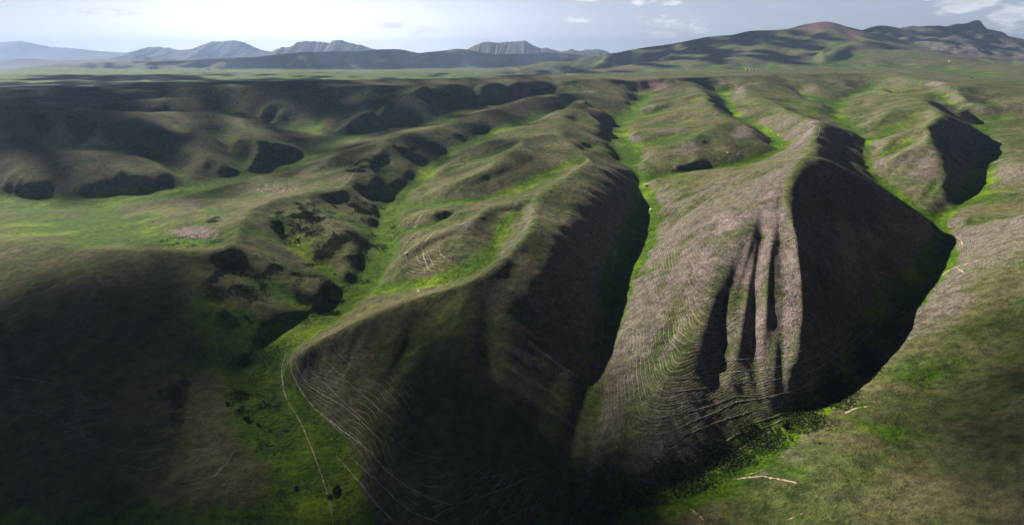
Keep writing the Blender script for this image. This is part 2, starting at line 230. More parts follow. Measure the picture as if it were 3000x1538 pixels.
# ------------------------------------------------------------------ grid (azimuth x log range): a polar survey grid, fine near, coarse far
RMIN, RMAX, AZ0, AZ1 = 42.0, 17000.0, math.radians(-72), math.radians(72)
STEP = .0021
NR = int(math.log(RMAX/RMIN)/STEP)//16*16; NA = int((AZ1-AZ0)/STEP)//16*16
LR0 = math.log(RMIN); 
hr, ha = NR//2, NA//2; HS = STEP*2
def seg_samples(P, stepf):
    outp = []
    for a, b in zip(P[:-1], P[1:]):
        a = np.array(a); b = np.array(b)
        ra = max(30.0, math.hypot(a[0], a[1])); rb = max(30.0, math.hypot(b[0], b[1]))
        L = math.hypot(b[0]-a[0], b[1]-a[1]); n = max(2, int(L/(min(ra, rb)*stepf))+1)
        n = min(n, 6000)
        t = np.linspace(0, 1, n)[:, None]
        outp.append(a*(1-t)+b*t)
    return np.concatenate(outp)
def smooth_line(P):
    """Catmull-Rom through the surveyed points so ridges and streams bend instead of kinking"""
    P = np.array(P, float)
    if len(P) < 3: return [tuple(p) for p in P]
    Q = np.vstack([2*P[0]-P[1], P, 2*P[-1]-P[-2]]); o = []
    for i in range(1, len(Q)-2):
        for t in np.linspace(0, 1, 6, endpoint=False):
            a, b, c, d = Q[i-1], Q[i], Q[i+1], Q[i+2]
            L = .5*((2*b)+(c-a)*t*.8+(2*a-5*b+4*c-d)*t*t*.8+(-a+3*b-3*c+d)*t**3*.8)
            # tamed tangents
            h = (b+(c-b)*t)
            o.append(tuple(.5*L+.5*h))
    o.append(tuple(P[-1])); return o
def raster(lines, widths):
    s = np.zeros((hr, ha)); wgt = np.zeros((hr, ha))
    for P, wd in zip(lines, widths):
        q = seg_samples(smooth_line(P), HS*.7)
        r = np.hypot(q[:, 0], q[:, 1]); a = np.arctan2(q[:, 0], q[:, 1])
        ok = (r > RMIN*.9)
        q, r, a = q[ok], r[ok], a[ok]
        i = (np.log(r)-LR0)/HS; j = (a-AZ0)/HS
        if wd <= 0:
            ii = np.rint(i).astype(int); jj = np.rint(j).astype(int)
            m = (ii >= 0) & (ii < hr) & (jj >= 0) & (jj < ha)
            np.add.at(s, (ii[m], jj[m]), q[m, 2]); np.add.at(wgt, (ii[m], jj[m]), 1)
        else:
            k = 1 if len(q) < 600 else 2
            for n in range(0, len(q), k):
                rc = wd/r[n]/HS
                if rc > 90: rc = 90
                R_ = int(rc)+1; i0, j0 = int(round(i[n])), int(round(j[n]))
                a0, a1, b0, b1 = max(0, i0-R_), min(hr, i0+R_+1), max(0, j0-R_), min(ha, j0+R_+1)
                if a0 >= a1 or b0 >= b1: continue
                gi, gj = np.mgrid[a0:a1, b0:b1]
                d2 = (gi-i[n])**2+(gj-j[n])**2
                m = np.where(d2 <= max(rc, .8)**2, np.exp(-d2/(max(rc, .8)**2)*3), 0)
                s[a0:a1, b0:b1] += m*q[n, 2]; wgt[a0:a1, b0:b1] += m
    return s, wgt
def relax(z, fix, val, n):
    for _ in range(n):
        p = np.pad(z, 1, mode='edge')
        z = .25*(p[:-2, 1:-1]+p[2:, 1:-1]+p[1:-1, :-2]+p[1:-1, 2:])
        z[fix] = val[fix]
    return z
def down(s, wg): 
    f = lambda a: a.reshape(a.shape[0]//2, 2, a.shape[1]//2, 2).sum((1, 3))
    return f(s), f(wg)
def up(z, shape):
    a = np.repeat(np.repeat(z, 2, 0), 2, 1)[:shape[0], :shape[1]]
    return blur(a, 1)
def blur(a, n):
    for _ in range(n):
        p = np.pad(a, ((1, 1), (0, 0)), mode='edge'); a = .25*p[:-2]+.5*p[1:-1]+.25*p[2:]
        p = np.pad(a, ((0, 0), (1, 1)), mode='edge'); a = .25*p[:, :-2]+.5*p[:, 1:-1]+.25*p[:, 2:]
    return a
def solve(s, wg, its=70):
    pyr = [(s, wg)]
    while min(pyr[-1][0].shape) % 2 == 0 and min(pyr[-1][0].shape) > 40: pyr.append(down(*pyr[-1]))
    z = None
    for lv in range(len(pyr)-1, -1, -1):
        s_, w_ = pyr[lv]; fix = w_ > 1e-6; val = np.where(fix, s_/np.maximum(w_, 1e-9), 0)
        if z is None: z = np.full(s_.shape, val[fix].mean()); n = 1500
        else: z = up(z, s_.shape); n = its
        z[fix] = val[fix]; z = relax(z, fix, val, n)
    return z
sR, wR = raster(R, [0]*len(R)); sV, wV = raster([p for _, p in V], [wd for wd, _ in V])
zr = solve(sR, wR); zv = solve(sV, wV)
# t: 0 on valley floors, 1 on crests
wall = wV + wR; ts = np.where(wR > 0, wR, 0)
conf = (wR > 0) & (wV > 1e-6); ts = np.where(conf, .35*wall, ts)
tt = solve(ts, wall)
def dist(seed):
    bi = np.where(seed, np.arange(hr)[:, None], -9999).astype(np.float32); bj = np.where(seed, np.arange(ha)[None, :], -9999).astype(np.float32)
    gi_, gj_ = np.mgrid[0:hr, 0:ha].astype(np.float32)
    bd = (bi-gi_)**2+(bj-gj_)**2
    k = 1024
    for k in (512, 256, 128, 64, 32, 16, 8, 4, 2, 1, 1):
        for di in (-k, 0, k):
            for dj in (-k, 0, k):
                if di == 0 and dj == 0: continue
                a0, a1 = max(0, di), min(hr, hr+di); b0, b1 = max(0, dj), min(ha, ha+dj)
                if a0 >= a1 or b0 >= b1: continue
                S = (slice(a0-di, a1-di), slice(b0-dj, b1-dj)); D = (slice(a0, a1), slice(b0, b1))
                nd = (bi[S]-gi_[D])**2+(bj[S]-gj_[D])**2
                m = nd < bd[D]
                bd[D] = np.where(m, nd, bd[D]); bi[D] = np.where(m, bi[S], bi[D]); bj[D] = np.where(m, bj[S], bj[D])
    return np.sqrt(bd)
dv = dist(wV > 1e-6); dr = dist((wR > 0) & (wV <= 1e-6))
td = dv/(dv+dr+1e-6)
tt = blur(np.clip(.78*td+.22*np.clip(tt, 0, 1), 0, 1), 2)
print('solve', round(time.time()-T0, 1))
prof = 1-(1-tt)**1.3
zh = zv + np.maximum(zr-zv, 2.0)*prof
zh = blur(zh, 3)
def upsample(a):
    b = np.repeat(np.repeat(a, 2, 0), 2, 1); return blur(b, 2)
z = upsample(zh); zh_s = z.copy(); t_full = upsample(tt); zrf = upsample(zr); zvf = upsample(zv)
LR = LR0+np.arange(NR)*STEP; AZ = AZ0+np.arange(NA)*STEP
RR = np.exp(LR)[:, None]*np.ones((1, NA)); XX = RR*np.sin(AZ)[None, :]; YY = RR*np.cos(AZ)[None, :]
def vnoise(cell, seed):
    g = np.random.default_rng(seed); n0, n1 = int(NR/cell)+4, int(NA/cell)+4
    a = g.standard_normal((n0, n1)).astype(np.float32)
    i = np.arange(NR)/cell; j = np.arange(NA)/cell
    i0 = i.astype(int); j0 = j.astype(int); fi = i-i0; fj = j-j0
    def wts(f): return ((1-f)**3/6, (3*f**3-6*f**2+4)/6, (-3*f**3+3*f**2+3*f+1)/6, f**3/6)
    wi, wj = wts(fi), wts(fj)
    rows = sum(wi[k][:, None]*a[i0+k] for k in range(4))
    o = sum(wj[k][None, :]*rows[:, j0+k] for k in range(4))
    return o/o.std()
def wnoise(size, seed):
    """value noise in world metres"""
    g = np.random.default_rng(seed); n = 257; a = g.standard_normal((n, n)).astype(np.float32)
    i = (YY/size) % (n-1); j = (XX/size+5000) % (n-1)
    i0 = i.astype(int); j0 = j.astype(int); fi = i-i0; fj = j-j0
    fi = fi*fi*(3-2*fi); fj = fj*fj*(3-2*fj)
    i1 = (i0+1) % (n-1); j1 = (j0+1) % (n-1)
    return (a[i0, j0]*(1-fi)+a[i1, j0]*fi)*(1-fj)+(a[i0, j1]*(1-fi)+a[i1, j1]*fi)*fj
gi, gj = np.gradient(blur(z, 4), STEP)
gi /= RR; gj /= RR; slope = np.hypot(gi, gj)
def lic(src, steps):
    ui = gi/(slope+1e-6); uj = gj/(slope+1e-6)
    acc = src.copy(); I0, J0 = np.meshgrid(np.arange(NR, dtype=np.float32), np.arange(NA, dtype=np.float32), indexing='ij')
    for sgn in (1, -1):
        I, J = I0.copy(), J0.copy()
        for k in range(steps):
            ii = np.clip(I.astype(np.int32), 0, NR-1); jj = np.clip(J.astype(np.int32), 0, NA-1)
            I += sgn*ui[ii, jj]*1.5; J += sgn*uj[ii, jj]*1.5
            ii = np.clip(I.astype(np.int32), 0, NR-1); jj = np.clip(J.astype(np.int32), 0, NA-1)
            acc += src[ii, jj]*(1-k/steps)
    return acc/acc.std()
ui = uj = None
gul1 = blur(lic(vnoise(9, 1), 26), 2); gul2 = blur(lic(vnoise(4, 2), 14), 1)
print('lic', round(time.time()-T0, 1))
gul1 = 1.9*np.tanh(gul1/1.9); gul2 = 1.9*np.tanh(gul2/1.9)
win = np.clip(4*t_full*(1-t_full), 0, 1)*np.clip(slope/.35, 0, 1.3)
far = np.clip((RR-4500)/1500, 0, 1)
rockm = np.clip((XX/YY-.68)/.08, 0, 1)*np.clip((RR-6500)/1500, 0, 1)*np.clip((z-230)/60, 0, 1)
amp = RR*(.0013+.0005*np.clip((RR-900)/600, 0, 1)+.0014*far+.0014*rockm)
z = z+amp*(1.0*gul1+.28*gul2)*np.clip(win+.04, 0, 1.2)
plat = np.clip((t_full-.86)/.08, 0, 1)*np.clip((z-200)/12, 0, 1)*np.clip((RR-1950)/100, 0, 1)*np.clip((4600-RR)/300, 0, 1)
und = (1-.9*plat)*(vnoise(60, 3)*.5+vnoise(28, 4)*.3+vnoise(13, 5)*.14)
z = z+und*RR*.0020*np.clip(t_full*2.5, .12, 1)*(1+.5*far)
z = z+rockm*RR*(.0040*(.7-np.abs(np.tanh(vnoise(26, 8)*.8)))*.5+.0016*(.7-np.abs(vnoise(11, 9)))+.0009*vnoise(4, 10))
def height(x, y):
    r = np.hypot(x, y); i = (np.log(np.maximum(r, RMIN))-LR0)/STEP; j = (np.arctan2(x, y)-AZ0)/STEP
    i = np.clip(i, 0, NR-1.001); j = np.clip(j, 0, NA-1.001); i0 = i.astype(int) if hasattr(i, 'astype') else int(i); j0 = j.astype(int) if hasattr(j, 'astype') else int(j)
    fi = i-i0; fj = j-j0
    return (z[i0, j0]*(1-fi)+z[i0+1, j0]*fi)*(1-fj)+(z[i0, j0+1]*(1-fi)+z[i0+1, j0+1]*fi)*fj
def hit(u, v):
    """where a sight line from the survey point meets the land"""
    dx, dy, dz = ray(u, v); t = np.exp(np.linspace(math.log(90), math.log(15000), 2500))
    d = H+dz*t-height(dx*t, dy*t); k = np.argmax(d < 0)
    if d[k] >= 0: k = len(t)-1
    a, b = t[max(k-1, 0)], t[k]
    for _ in range(12):
        m = .5*(a+b)
        if H+dz*m-float(height(np.float64(dx*m), np.float64(dy*m))) < 0: b = m
        else: a = m
    return np.array((dx*b, dy*b, H+dz*b))
def uvline(P, n=10):
    """follow a surveyed line over the ground"""
    Q = smooth_line([(a, b, 0) for a, b in P]); o = []
    for a, b in zip(Q[:-1], Q[1:]):
        k = max(1, int(math.hypot(b[0]-a[0], b[1]-a[1])/n))
        for t in range(k): o.append(hit(a[0]+(b[0]-a[0])*t/k, a[1]+(b[1]-a[1])*t/k))
    o.append(hit(Q[-1][0], Q[-1][1])); return np.array(o)
def carve(P, amp, wd):
    global z
    q = uvline(P, 14); best = np.full(z.shape, 1e9)
    i = (np.log(np.hypot(q[:, 0], q[:, 1]))-LR0)/STEP; j = (np.arctan2(q[:, 0], q[:, 1])-AZ0)/STEP
    m = int(wd*2.6/(np.hypot(q[:, 0], q[:, 1]).min()*STEP))+2
    a0, a1, b0, b1 = max(0, int(i.min())-m), min(NR, int(i.max())+m), max(0, int(j.min())-m), min(NA, int(j.max())+m)
    S = (slice(a0, a1), slice(b0, b1)); x, y = XX[S], YY[S]; bd = np.full(x.shape, 1e9); bt = np.zeros(x.shape)
    for k in range(len(q)-1):
        p, d = q[k, :2], q[k+1, :2]-q[k, :2]; L = (d@d)+1e-6
        t = np.clip(((x-p[0])*d[0]+(y-p[1])*d[1])/L, 0, 1); dd = (x-p[0]-t*d[0])**2+(y-p[1]-t*d[1])**2
        u_ = dd < bd; bd = np.where(u_, dd, bd); bt = np.where(u_, (k+t)/(len(q)-1), bt)
    env = np.clip(bt*5, .15, 1)*np.clip((1-bt)*4, .15, 1)
    z[S] = z[S]+amp*env*np.exp(-bd/(wd*wd))
CARVE = [([(1600,440),(1540,480),(1440,520),(1300,560)], -2.2, 14), ([(1240,385),(1290,440)], 3, 16), ([(1750,420),(1690,440)], -4, 14), ([(1930,400),(1990,390)], -4, 12), ([(2060,410),(2120,440)], -5, 16), ([(1960,430),(2060,430)], -4, 14), ([(2560,270),(2500,330)], -3, 20), ([(2150,290),(2220,320)], -6, 22), ([(2330,260),(2380,300)], -5, 22), ([(2800,420),(2900,380)], -4, 20),
         ([(2265,660),(2240,780),(2238,900),(2240,1040)], 4.5, 7), ([(2240,560),(2228,700),(2212,820),(2205,950),(2215,1080),(2230,1180)], -4.0, 5.5), ([(2285,540),(2290,640),(2296,760),(2300,880),(2296,1000),(2290,1100),(2295,1180)], -4.2, 5), ([(2190,700),(2160,820),(2120,940),(2100,1060),(2080,1180)], -5.5, 12), ([(2308,600),(2326,700),(2342,820),(2346,920),(2338,1040)], 2.5, 5),
         ([(2370,560),(2385,700),(2400,860),(2400,960)], -5, 10), ([(2480,560),(2500,680),(2530,800)], -4, 9), ([(2440,540),(2450,680),(2475,800),(2490,880)], 4.5, 9), ([(2550,600),(2590,700),(2620,790)], 3.5, 8), ([(2130,840),(2115,950),(2120,1060)], -3.5, 8),
         ([(2060,640),(1980,760),(1930,880)], -2.2, 9), ([(2100,560),(1990,640),(1920,720)], -2.4, 9), ([(2130,610),(2020,760),(1960,900),(1900,1040)], 2.2, 9), ([(2020,560),(1950,610),(1905,650)], 2.5, 9), ([(2010,900),(1940,1020),(1890,1120)], -2.4, 8),
         ([(2300,1240),(2318,1250),(2330,1262)], -4.5, 4.5), ([(2398,1228),(2404,1246)], -4, 3.5), ([(2700,420),(2620,500),(2570,540)], -2.5, 10), ([(2750,520),(2700,600)], -2.5, 8), ([(2650,450),(2590,480)], 3, 10), ([(2770,480),(2830,560)], -5, 10), ([(2765,540),(2800,590)], -4, 8), ([(2780,450),(2850,520)], 4, 9),
         ([(1560,640),(1500,760),(1460,850)], -3, 14), ([(1440,830),(1430,1000),(1440,1150)], -2.5, 12), ([(1250,900),(1180,1050),(1130,1200)], -2.0, 12), ([(1240,545),(1290,560),(1350,610)], 0.5, 9), ([(1200,760),(1290,700),(1370,660)], -3.2, 9),
         ([(390,780),(360,950),(330,1150),(260,1420)], -5, 16), ([(620,960),(560,1060),(540,1200),(560,1400)], -4, 14), ([(560,700),(640,690)], -2, 10), ([(900,600),(960,700),(1010,760)], -5, 12), ([(800,640),(850,740),(920,830)], -5, 12), ([(730,720),(800,800),(900,890)], 3, 14), ([(1050,570),(1090,640)], -4, 10),
         ([(150,470),(180,520),(220,570)], -5, 14), ([(290,480),(340,530),(380,560)], -4, 12), ([(200,340),(190,380),(230,420)], -5, 22), ([(420,350),(400,390),(400,410)], -5, 18), ([(300,330),(300,370),(330,420)], 4, 18)]
gF = np.random.default_rng(12)
for k_ in range(15):                                   # fine rills fanning down the big hill's face
    ub = 2060+k_*42+gF.uniform(-10, 10); vb = 1190-(ub-2060)*.60; ut = 2300+(ub-2330)*.30; vt = 570+abs(ub-2330)*.10+gF.uniform(0, 60)
    CARVE.append(([(ut, vt), (ut*.6+ub*.4+gF.uniform(-6, 6), vt*.6+vb*.4), (ut*.25+ub*.75+gF.uniform(-8, 8), vt*.25+vb*.75), (ub, vb-30)], (-1.5 if k_ % 2 else 1.4)*gF.uniform(.6, 1.2), gF.uniform(3.2, 5)))
for P_, a_, w_ in CARVE: carve(P_, a_, w_)
print('carve', round(time.time()-T0, 1))
# ---- ground cover maps (what grows where), per vertex
gi, gj = np.gradient(blur(z, 1), STEP); gi /= RR; gj /= RR
sl = np.hypot(gi, gj)
nx = -(gi*np.sin(AZ)[None, :]+gj*np.cos(AZ)[None, :]); ny = -(gi*np.cos(AZ)[None, :]-gj*np.sin(AZ)[None, :])
curv = (blur(z, 6)-z)/(RR*STEP); curv = np.clip(curv*2.5, -1, 1)      # >0 hollows
n1 = wnoise(90, 21); n2 = wnoise(35, 22); n3 = wnoise(14, 23)
flat = np.clip(1-t_full/.20, 0, 1)
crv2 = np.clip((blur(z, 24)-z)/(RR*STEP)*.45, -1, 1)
lush = np.clip(flat*1.35+np.clip(curv, 0, 1)*.5+np.clip(crv2, 0, 1)*.75+.14*n2+.10*n1-.12*gul1, 0, 1)
# how closely each slope faces one fixed bearing
asp = (nx*(-.6)+ny*.8)/(sl+1e-3)
bare = np.clip(.12+(sl-.30)*2.5+(t_full-.5)*.35+.22*n1+.16*n2-np.clip(curv, 0, 1)*.7-crv2*.5+.20*gul1+.10*gul2, 0, 1)*(1-.75*np.clip((RR-4200)/800, 0, 1))
def blobs(lst):
    m = np.zeros_like(z)
    for (u, v, ru, rv, s_) in lst:       # centre, half sizes measured along the ground
        c = hit(u, v); e = hit(u+ru, v); f = hit(u, v+rv)
        A = np.array([e[:2]-c[:2], f[:2]-c[:2]]).T
        if abs(np.linalg.det(A)) < 1: continue
        la = np.linalg.norm(A, axis=0); A = A*np.clip(la, 3, 400)/la
        Ai = np.linalg.inv(A); dx = XX-c[0]; dy = YY-c[1]
        p = Ai[0, 0]*dx+Ai[0, 1]*dy; q = Ai[1, 0]*dx+Ai[1, 1]*dy
        m = np.maximum(m, s_*np.exp(-np.clip(p*p+q*q, 0, 40)))
    return m
rock = blobs([(1310,900,200,45,.45),(2250,640,60,120,1),(2330,800,60,220,.9),(2180,760,120,200,.8),(2050,800,120,160,.7),(1950,900,80,160,.5),(2110,650,120,60,.85),(2480,640,150,120,.6),(2450,720,170,170,1.0),(2600,680,90,90,.7),(2400,950,90,70,.7),(1960,640,60,40,.45),(2700,500,60,50,.5),(2240,950,70,120,.8),(2550,720,120,120,.5),(2396,353,45,22,1),(2720,480,40,60,.8),(2680,440,60,40,.5),(2180,388,45,25,.8),(2020,430,60,28,.7),(560,680,90,22,.95),(470,650,60,25,.5),(560,608,60,14,.6),(800,555,60,16,.7),(1060,350,40,30,.8),(1370,660,40,25,.8),(1200,705,80,35,.4),(1450,560,60,30,.4),  # grey rock, widened on the right hill's dark face to lift its shadow
              (1525,275,40,25,.8),(1890,250,30,18,.9),(1930,252,35,18,.9),(1820,250,30,15,.5),(1720,270,30,8,.6),(2120,235,40,14,.6),(2165,265,30,10,.8),(2380,262,30,12,.8),(2470,245,30,10,.8),(2740,245,40,12,.9),(2100,330,25,14,.6),(2220,312,35,22,.5),(1250,500,60,25,.3),(880,275,50,15,.5),(1000,262,60,12,.5),(1130,262,80,12,.5),(1050,260,90,14,.5),(1310,262,40,16,.5),(1410,270,30,16,.5)])
rock = np.clip(rock*(1+.25*n2+.2*n3), 0, 1)
purple = np.clip(blobs([(2400,72,60,14,1),(2345,75,30,8,.8),(2490,100,30,12,1),(2320,215,900,10,0),(1800,200,60,8,.8),(1880,198,50,8,.6),(2530,150,30,10,.3),(2320,170,60,14,.4),(1525,275,40,25,.8),(1890,250,60,20,.5)]), 0, 1)
shrub = blobs([(480,1050,45,90,.5),(440,960,70,50,.45),(520,1180,40,70,.55),(700,850,120,60,.5),(900,640,110,60,.5),(1040,620,70,40,.45),(1180,430,60,30,.4),(1000,700,90,40,.6),(760,790,140,50,.6),(2350,1240,140,40,.5),(720,1190,60,40,.6),(850,800,90,50,.6),(960,830,30,60,.6),(980,900,60,30,.4),(620,640,30,14,.4),(1080,480,60,30,.4)])
shrub = np.clip(shrub*(1.0+.4*n2+.4*n3)+.22*np.clip(flat, 0, 1)*(n3 > .9)*np.clip((1500-RR)/500, 0, 1), 0, 1)
lush = np.clip(lush+blobs([(720,1090,110,130,.75),(650,1000,120,90,.45),(850,1300,40,60,.8),(250,672,420,46,.9),(520,715,120,14,.8),(900,700,120,50,.25),(2700,900,80,60,.25),(2650,1150,240,200,.28),(2500,1350,200,140,.3),(2900,560,60,80,.5)])-blobs([(2290,850,130,260,1.3),(2560,460,60,50,.6),(1690,1350,110,300,1.3),(1760,1050,60,220,.9)]), 0, 1)  # green also cut on the centre valley floor to paint its shade darker
bare = np.clip(bare-blobs([(2700,1250,420,380,1.2),(2950,1000,160,300,1.0),(2500,1450,300,150,1.0),(250,680,350,60,.7)]), 0, 1)
bare = bare*(1-.6*np.clip((200-XX)/300, 0, 1))*(1-.35*np.clip((RR-1500)/900, 0, 1))
olive = blobs([(2850,1330,180,260,1),(2650,950,90,50,.6),(2940,820,80,60,.6),(2900,450,90,60,.5),(2950,330,90,40,.5)])
terr = blobs([(2000,1000,200,330,1),(2200,1150,220,110,1),(2450,1050,160,130,.8),(1000,1150,220,160,.9),(1350,1450,260,90,.9),(880,1060,70,70,1),(1260,780,90,70,1),(2820,740,120,60,.7),(300,1250,260,160,.5),(1050,1350,150,150,.8),(1960,650,90,120,.9),(800,560,70,18,.9),(1220,660,40,20,.8),(2650,560,160,90,.7),(2300,700,260,200,.55),(1080,350,40,20,.7),(600,1380,200,100,.45),(2000,800,100,200,.9),(560,690,70,20,.5),(1280,560,50,20,.6)])
print('maps', round(time.time()-T0, 1))
# ---- mesh
idx = np.arange(NR*NA).reshape(NR, NA)
quads = np.stack([idx[:-1, :-1], idx[:-1, 1:], idx[1:, 1:], idx[1:, :-1]], -1).reshape(-1, 4)
fr = RR[:-1, :-1].ravel(); fx = XX[:-1, :-1].ravel(); fy = YY[:-1, :-1].ravel()
co_all = np.stack([XX, YY, z], -1).reshape(-1, 3).astype(np.float32)
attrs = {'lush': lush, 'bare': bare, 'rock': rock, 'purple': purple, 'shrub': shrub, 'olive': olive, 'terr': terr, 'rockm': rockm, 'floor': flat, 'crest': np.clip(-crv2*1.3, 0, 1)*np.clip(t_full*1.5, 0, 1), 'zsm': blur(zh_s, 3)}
def grid_mesh(name, sel, mat):
    q = quads[sel]; used, inv = np.unique(q, return_inverse=True); q = inv.reshape(-1, 4).astype(np.int32)
    me = bpy.data.meshes.new(name); me.vertices.add(len(used)); me.vertices.foreach_set('co', co_all[used].ravel())
    me.loops.add(q.size); me.loops.foreach_set('vertex_index', q.ravel())
    me.polygons.add(len(q)); me.polygons.foreach_set('loop_start', np.arange(len(q), dtype=np.int32)*4)
    me.polygons.foreach_set('use_smooth', np.ones(len(q), bool)) if False else None
    me.update(calc_edges=True); me.shade_smooth()
    for k, a in attrs.items():
        at = me.attributes.new(k, 'FLOAT', 'POINT'); at.data.foreach_set('value', a.ravel()[used].astype(np.float32))
    me.materials.append(mat); o = bpy.data.objects.new(name, me); C.objects.link(o); return o

def ground_material():
    m = bpy.data.materials.new('steppe'); m.use_nodes = True; g = NT(m.node_tree); g.n.clear()
    out = g.node('ShaderNodeOutputMaterial'); b = g.node('ShaderNodeBsdfPrincipled'); g.l.new(b.outputs[0], out.inputs[0])
    b.inputs['Roughness'].default_value = .95; b.inputs['Specular IOR Level'].default_value = .12
    A = {k: g.node('ShaderNodeAttribute', attribute_name=k).outputs['Fac'] for k in attrs}
    geo = g.node('ShaderNodeNewGeometry'); P = geo.outputs['Position']; s = g.node('ShaderNodeSeparateXYZ'); g.l.new(P, s.inputs[0])
    big = g.noise(P, .012, 4); med = g.noise(P, .06, 5, .6); fine = g.noise(P, .35, 5, .65); vf = g.noise(P, 1.1, 3, .7)
    grass_dry = g.mix(g.ramp(med, .35, .65), (.050, .080, .022), (.110, .140, .042))
    grass_dry = g.mix(g.ramp(big, .4, .62), grass_dry, (.150, .145, .070))
    lushc = g.mix(g.ramp(fine, .3, .7), (.030, .080, .004), (.095, .190, .006))
    lushc = g.mix(g.ramp(big, .45, .7), lushc, (.175, .275, .010))
    lf = g.ramp(g.math('ADD', A['lush'], g.math('MULTIPLY', g.math('SUBTRACT', med, .5), .75)), .22, .75)
    soil = g.mix(g.ramp(fine, .3, .7), (.078, .073, .066), (.275, .235, .210))
    soil = g.mix(g.ramp(vf, .55, .8), soil, (.40, .34, .30))
    col = g.mix(g.ramp(g.math('ADD', A['bare'], g.math('MULTIPLY', g.math('SUBTRACT', fine, .5), 1.0)), .22, .95, 0, .85), grass_dry, soil)
    col = g.mix(lf, col, lushc)
    col = g.mix(g.math('MULTIPLY', A['crest'], g.ramp(med, .25, .6, .45, .95)), col, (.150, .205, .058))  # pale crest grass, lightened further to stand in for rim light
    rk = g.mix(g.ramp(vf, .38, .62), (.09, .072, .072), (.54, .44, .42))
    rf = g.ramp(g.math('ADD', A['rock'], g.math('MULTIPLY', g.math('SUBTRACT', fine, .5), 1.1)), .3, .8, 0, .92)
    col = g.mix(rf, col, rk)
    col = g.mix(g.math('MULTIPLY', A['olive'], g.ramp(med, .35, .6)), col, (.075, .072, .038))
    mott = g.noise(P, .11, 8, .78)
    mm = g.node('ShaderNodeVectorMath', operation='SCALE'); g.l.new(col, mm.inputs[0]); g.put(mm.inputs['Scale'], g.ramp(mott, .34, .66, .52, 1.42)); col = mm.outputs[0]
    # sheep tracks that follow the contour
    wob = g.noise(P, .010, 2); wob2 = g.noise(P, .05, 2)
    zz = g.math('ADD', A['zsm'], g.math('ADD', g.math('MULTIPLY', wob, 12.0), g.math('MULTIPLY', wob2, 1.8)))
    def track(spacing, width, gate):
        f = g.math('FRACT', g.math('DIVIDE', zz, spacing))
        d = g.math('ABSOLUTE', g.math('SUBTRACT', f, .5))
        ln = g.ramp(d, .5-width, .5, 0, 1)
        return g.math('MULTIPLY', ln, gate)
    brk = g.ramp(g.noise(P, .05, 4, .7), .45, .58)
    brk2 = g.ramp(g.noise(P, .032, 4, .7), .42, .56)
    tr = g.math('MAXIMUM', track(2.3, .09, brk2), g.math('MULTIPLY', track(.95, .16, brk), .4))
    tr = g.math('MULTIPLY', tr, g.ramp(A['terr'], .12, .6)); tr = g.math('MULTIPLY', tr, g.ramp(A['lush'], .35, .7, 1, 0))
    col = g.mix(g.math('MULTIPLY', tr, .85), col, (.50, .44, .38))
    # low dark scrub between the grass
    sc = g.noise(P, .22, 4, .7)
    sf = g.ramp(g.math('ADD', g.math('MULTIPLY', A['shrub'], .42), sc), .66, .80)
    sf = g.math('MULTIPLY', sf, g.ramp(A['shrub'], .02, .25, .10, 1))
    col = g.mix(g.math('MULTIPLY', sf, .85), col, (.024, .042, .010))
    # bare crags of the high mountains
    crag = g.mix(g.ramp(g.noise(P, .012, 6, .7), .35, .65), (.07, .065, .07), (.22, .19, .18))
    col = g.mix(g.math('MULTIPLY', A['rockm'], g.ramp(med, .2, .6, .5, 1)), col, crag)
    snow = g.math('MULTIPLY', g.ramp(s.outputs[2], 740, 800), g.ramp(g.noise(P, .01, 5, .7), .46, .56))
    col = g.mix(g.math('MULTIPLY', snow, A['rockm']), col, (.75, .78, .82))
    col = g.mix(g.math('MULTIPLY', A['purple'], g.ramp(fine, .2, .6, .5, .95)), col, (.20, .095, .12))
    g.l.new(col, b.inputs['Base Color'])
    # relief: tussocks, track steps, stones
    hgt = g.math('ADD', g.math('ADD', g.math('MULTIPLY', fine, 1.5), g.math('ADD', g.math('MULTIPLY', med, 3.0), g.math('MULTIPLY', mott, 1.6))), g.math('MULTIPLY', vf, .5))
    hgt = g.math('ADD', hgt, g.math('MULTIPLY', g.math('ABSOLUTE', g.math('SUBTRACT', g.math('FRACT', g.math('DIVIDE', zz, 1.15)), .5)), g.math('MULTIPLY', A['terr'], .9)))
    hgt = g.math('ADD', hgt, g.math('MULTIPLY', sf, .9))
    hgt = g.math('ADD', hgt, g.math('MULTIPLY', g.math('MULTIPLY', rf, g.noise(P, .5, 5, .75)), 2.2))
    bump = g.node('ShaderNodeBump'); bump.inputs['Strength'].default_value = 1.0; bump.inputs['Distance'].default_value = 2.0
    g.l.new(hgt, bump.inputs['Height']); g.l.new(bump.outputs[0], b.inputs['Normal'])
    return m
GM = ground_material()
mtn = (fr > 5600) & (fx/fy > .165)
esc = (fr > 11400) & ~mtn
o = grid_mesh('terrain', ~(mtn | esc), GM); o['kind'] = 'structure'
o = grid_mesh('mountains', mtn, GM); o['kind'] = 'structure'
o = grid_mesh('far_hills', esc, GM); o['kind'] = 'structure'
print('mesh', round(time.time()-T0, 1), NR, NA)

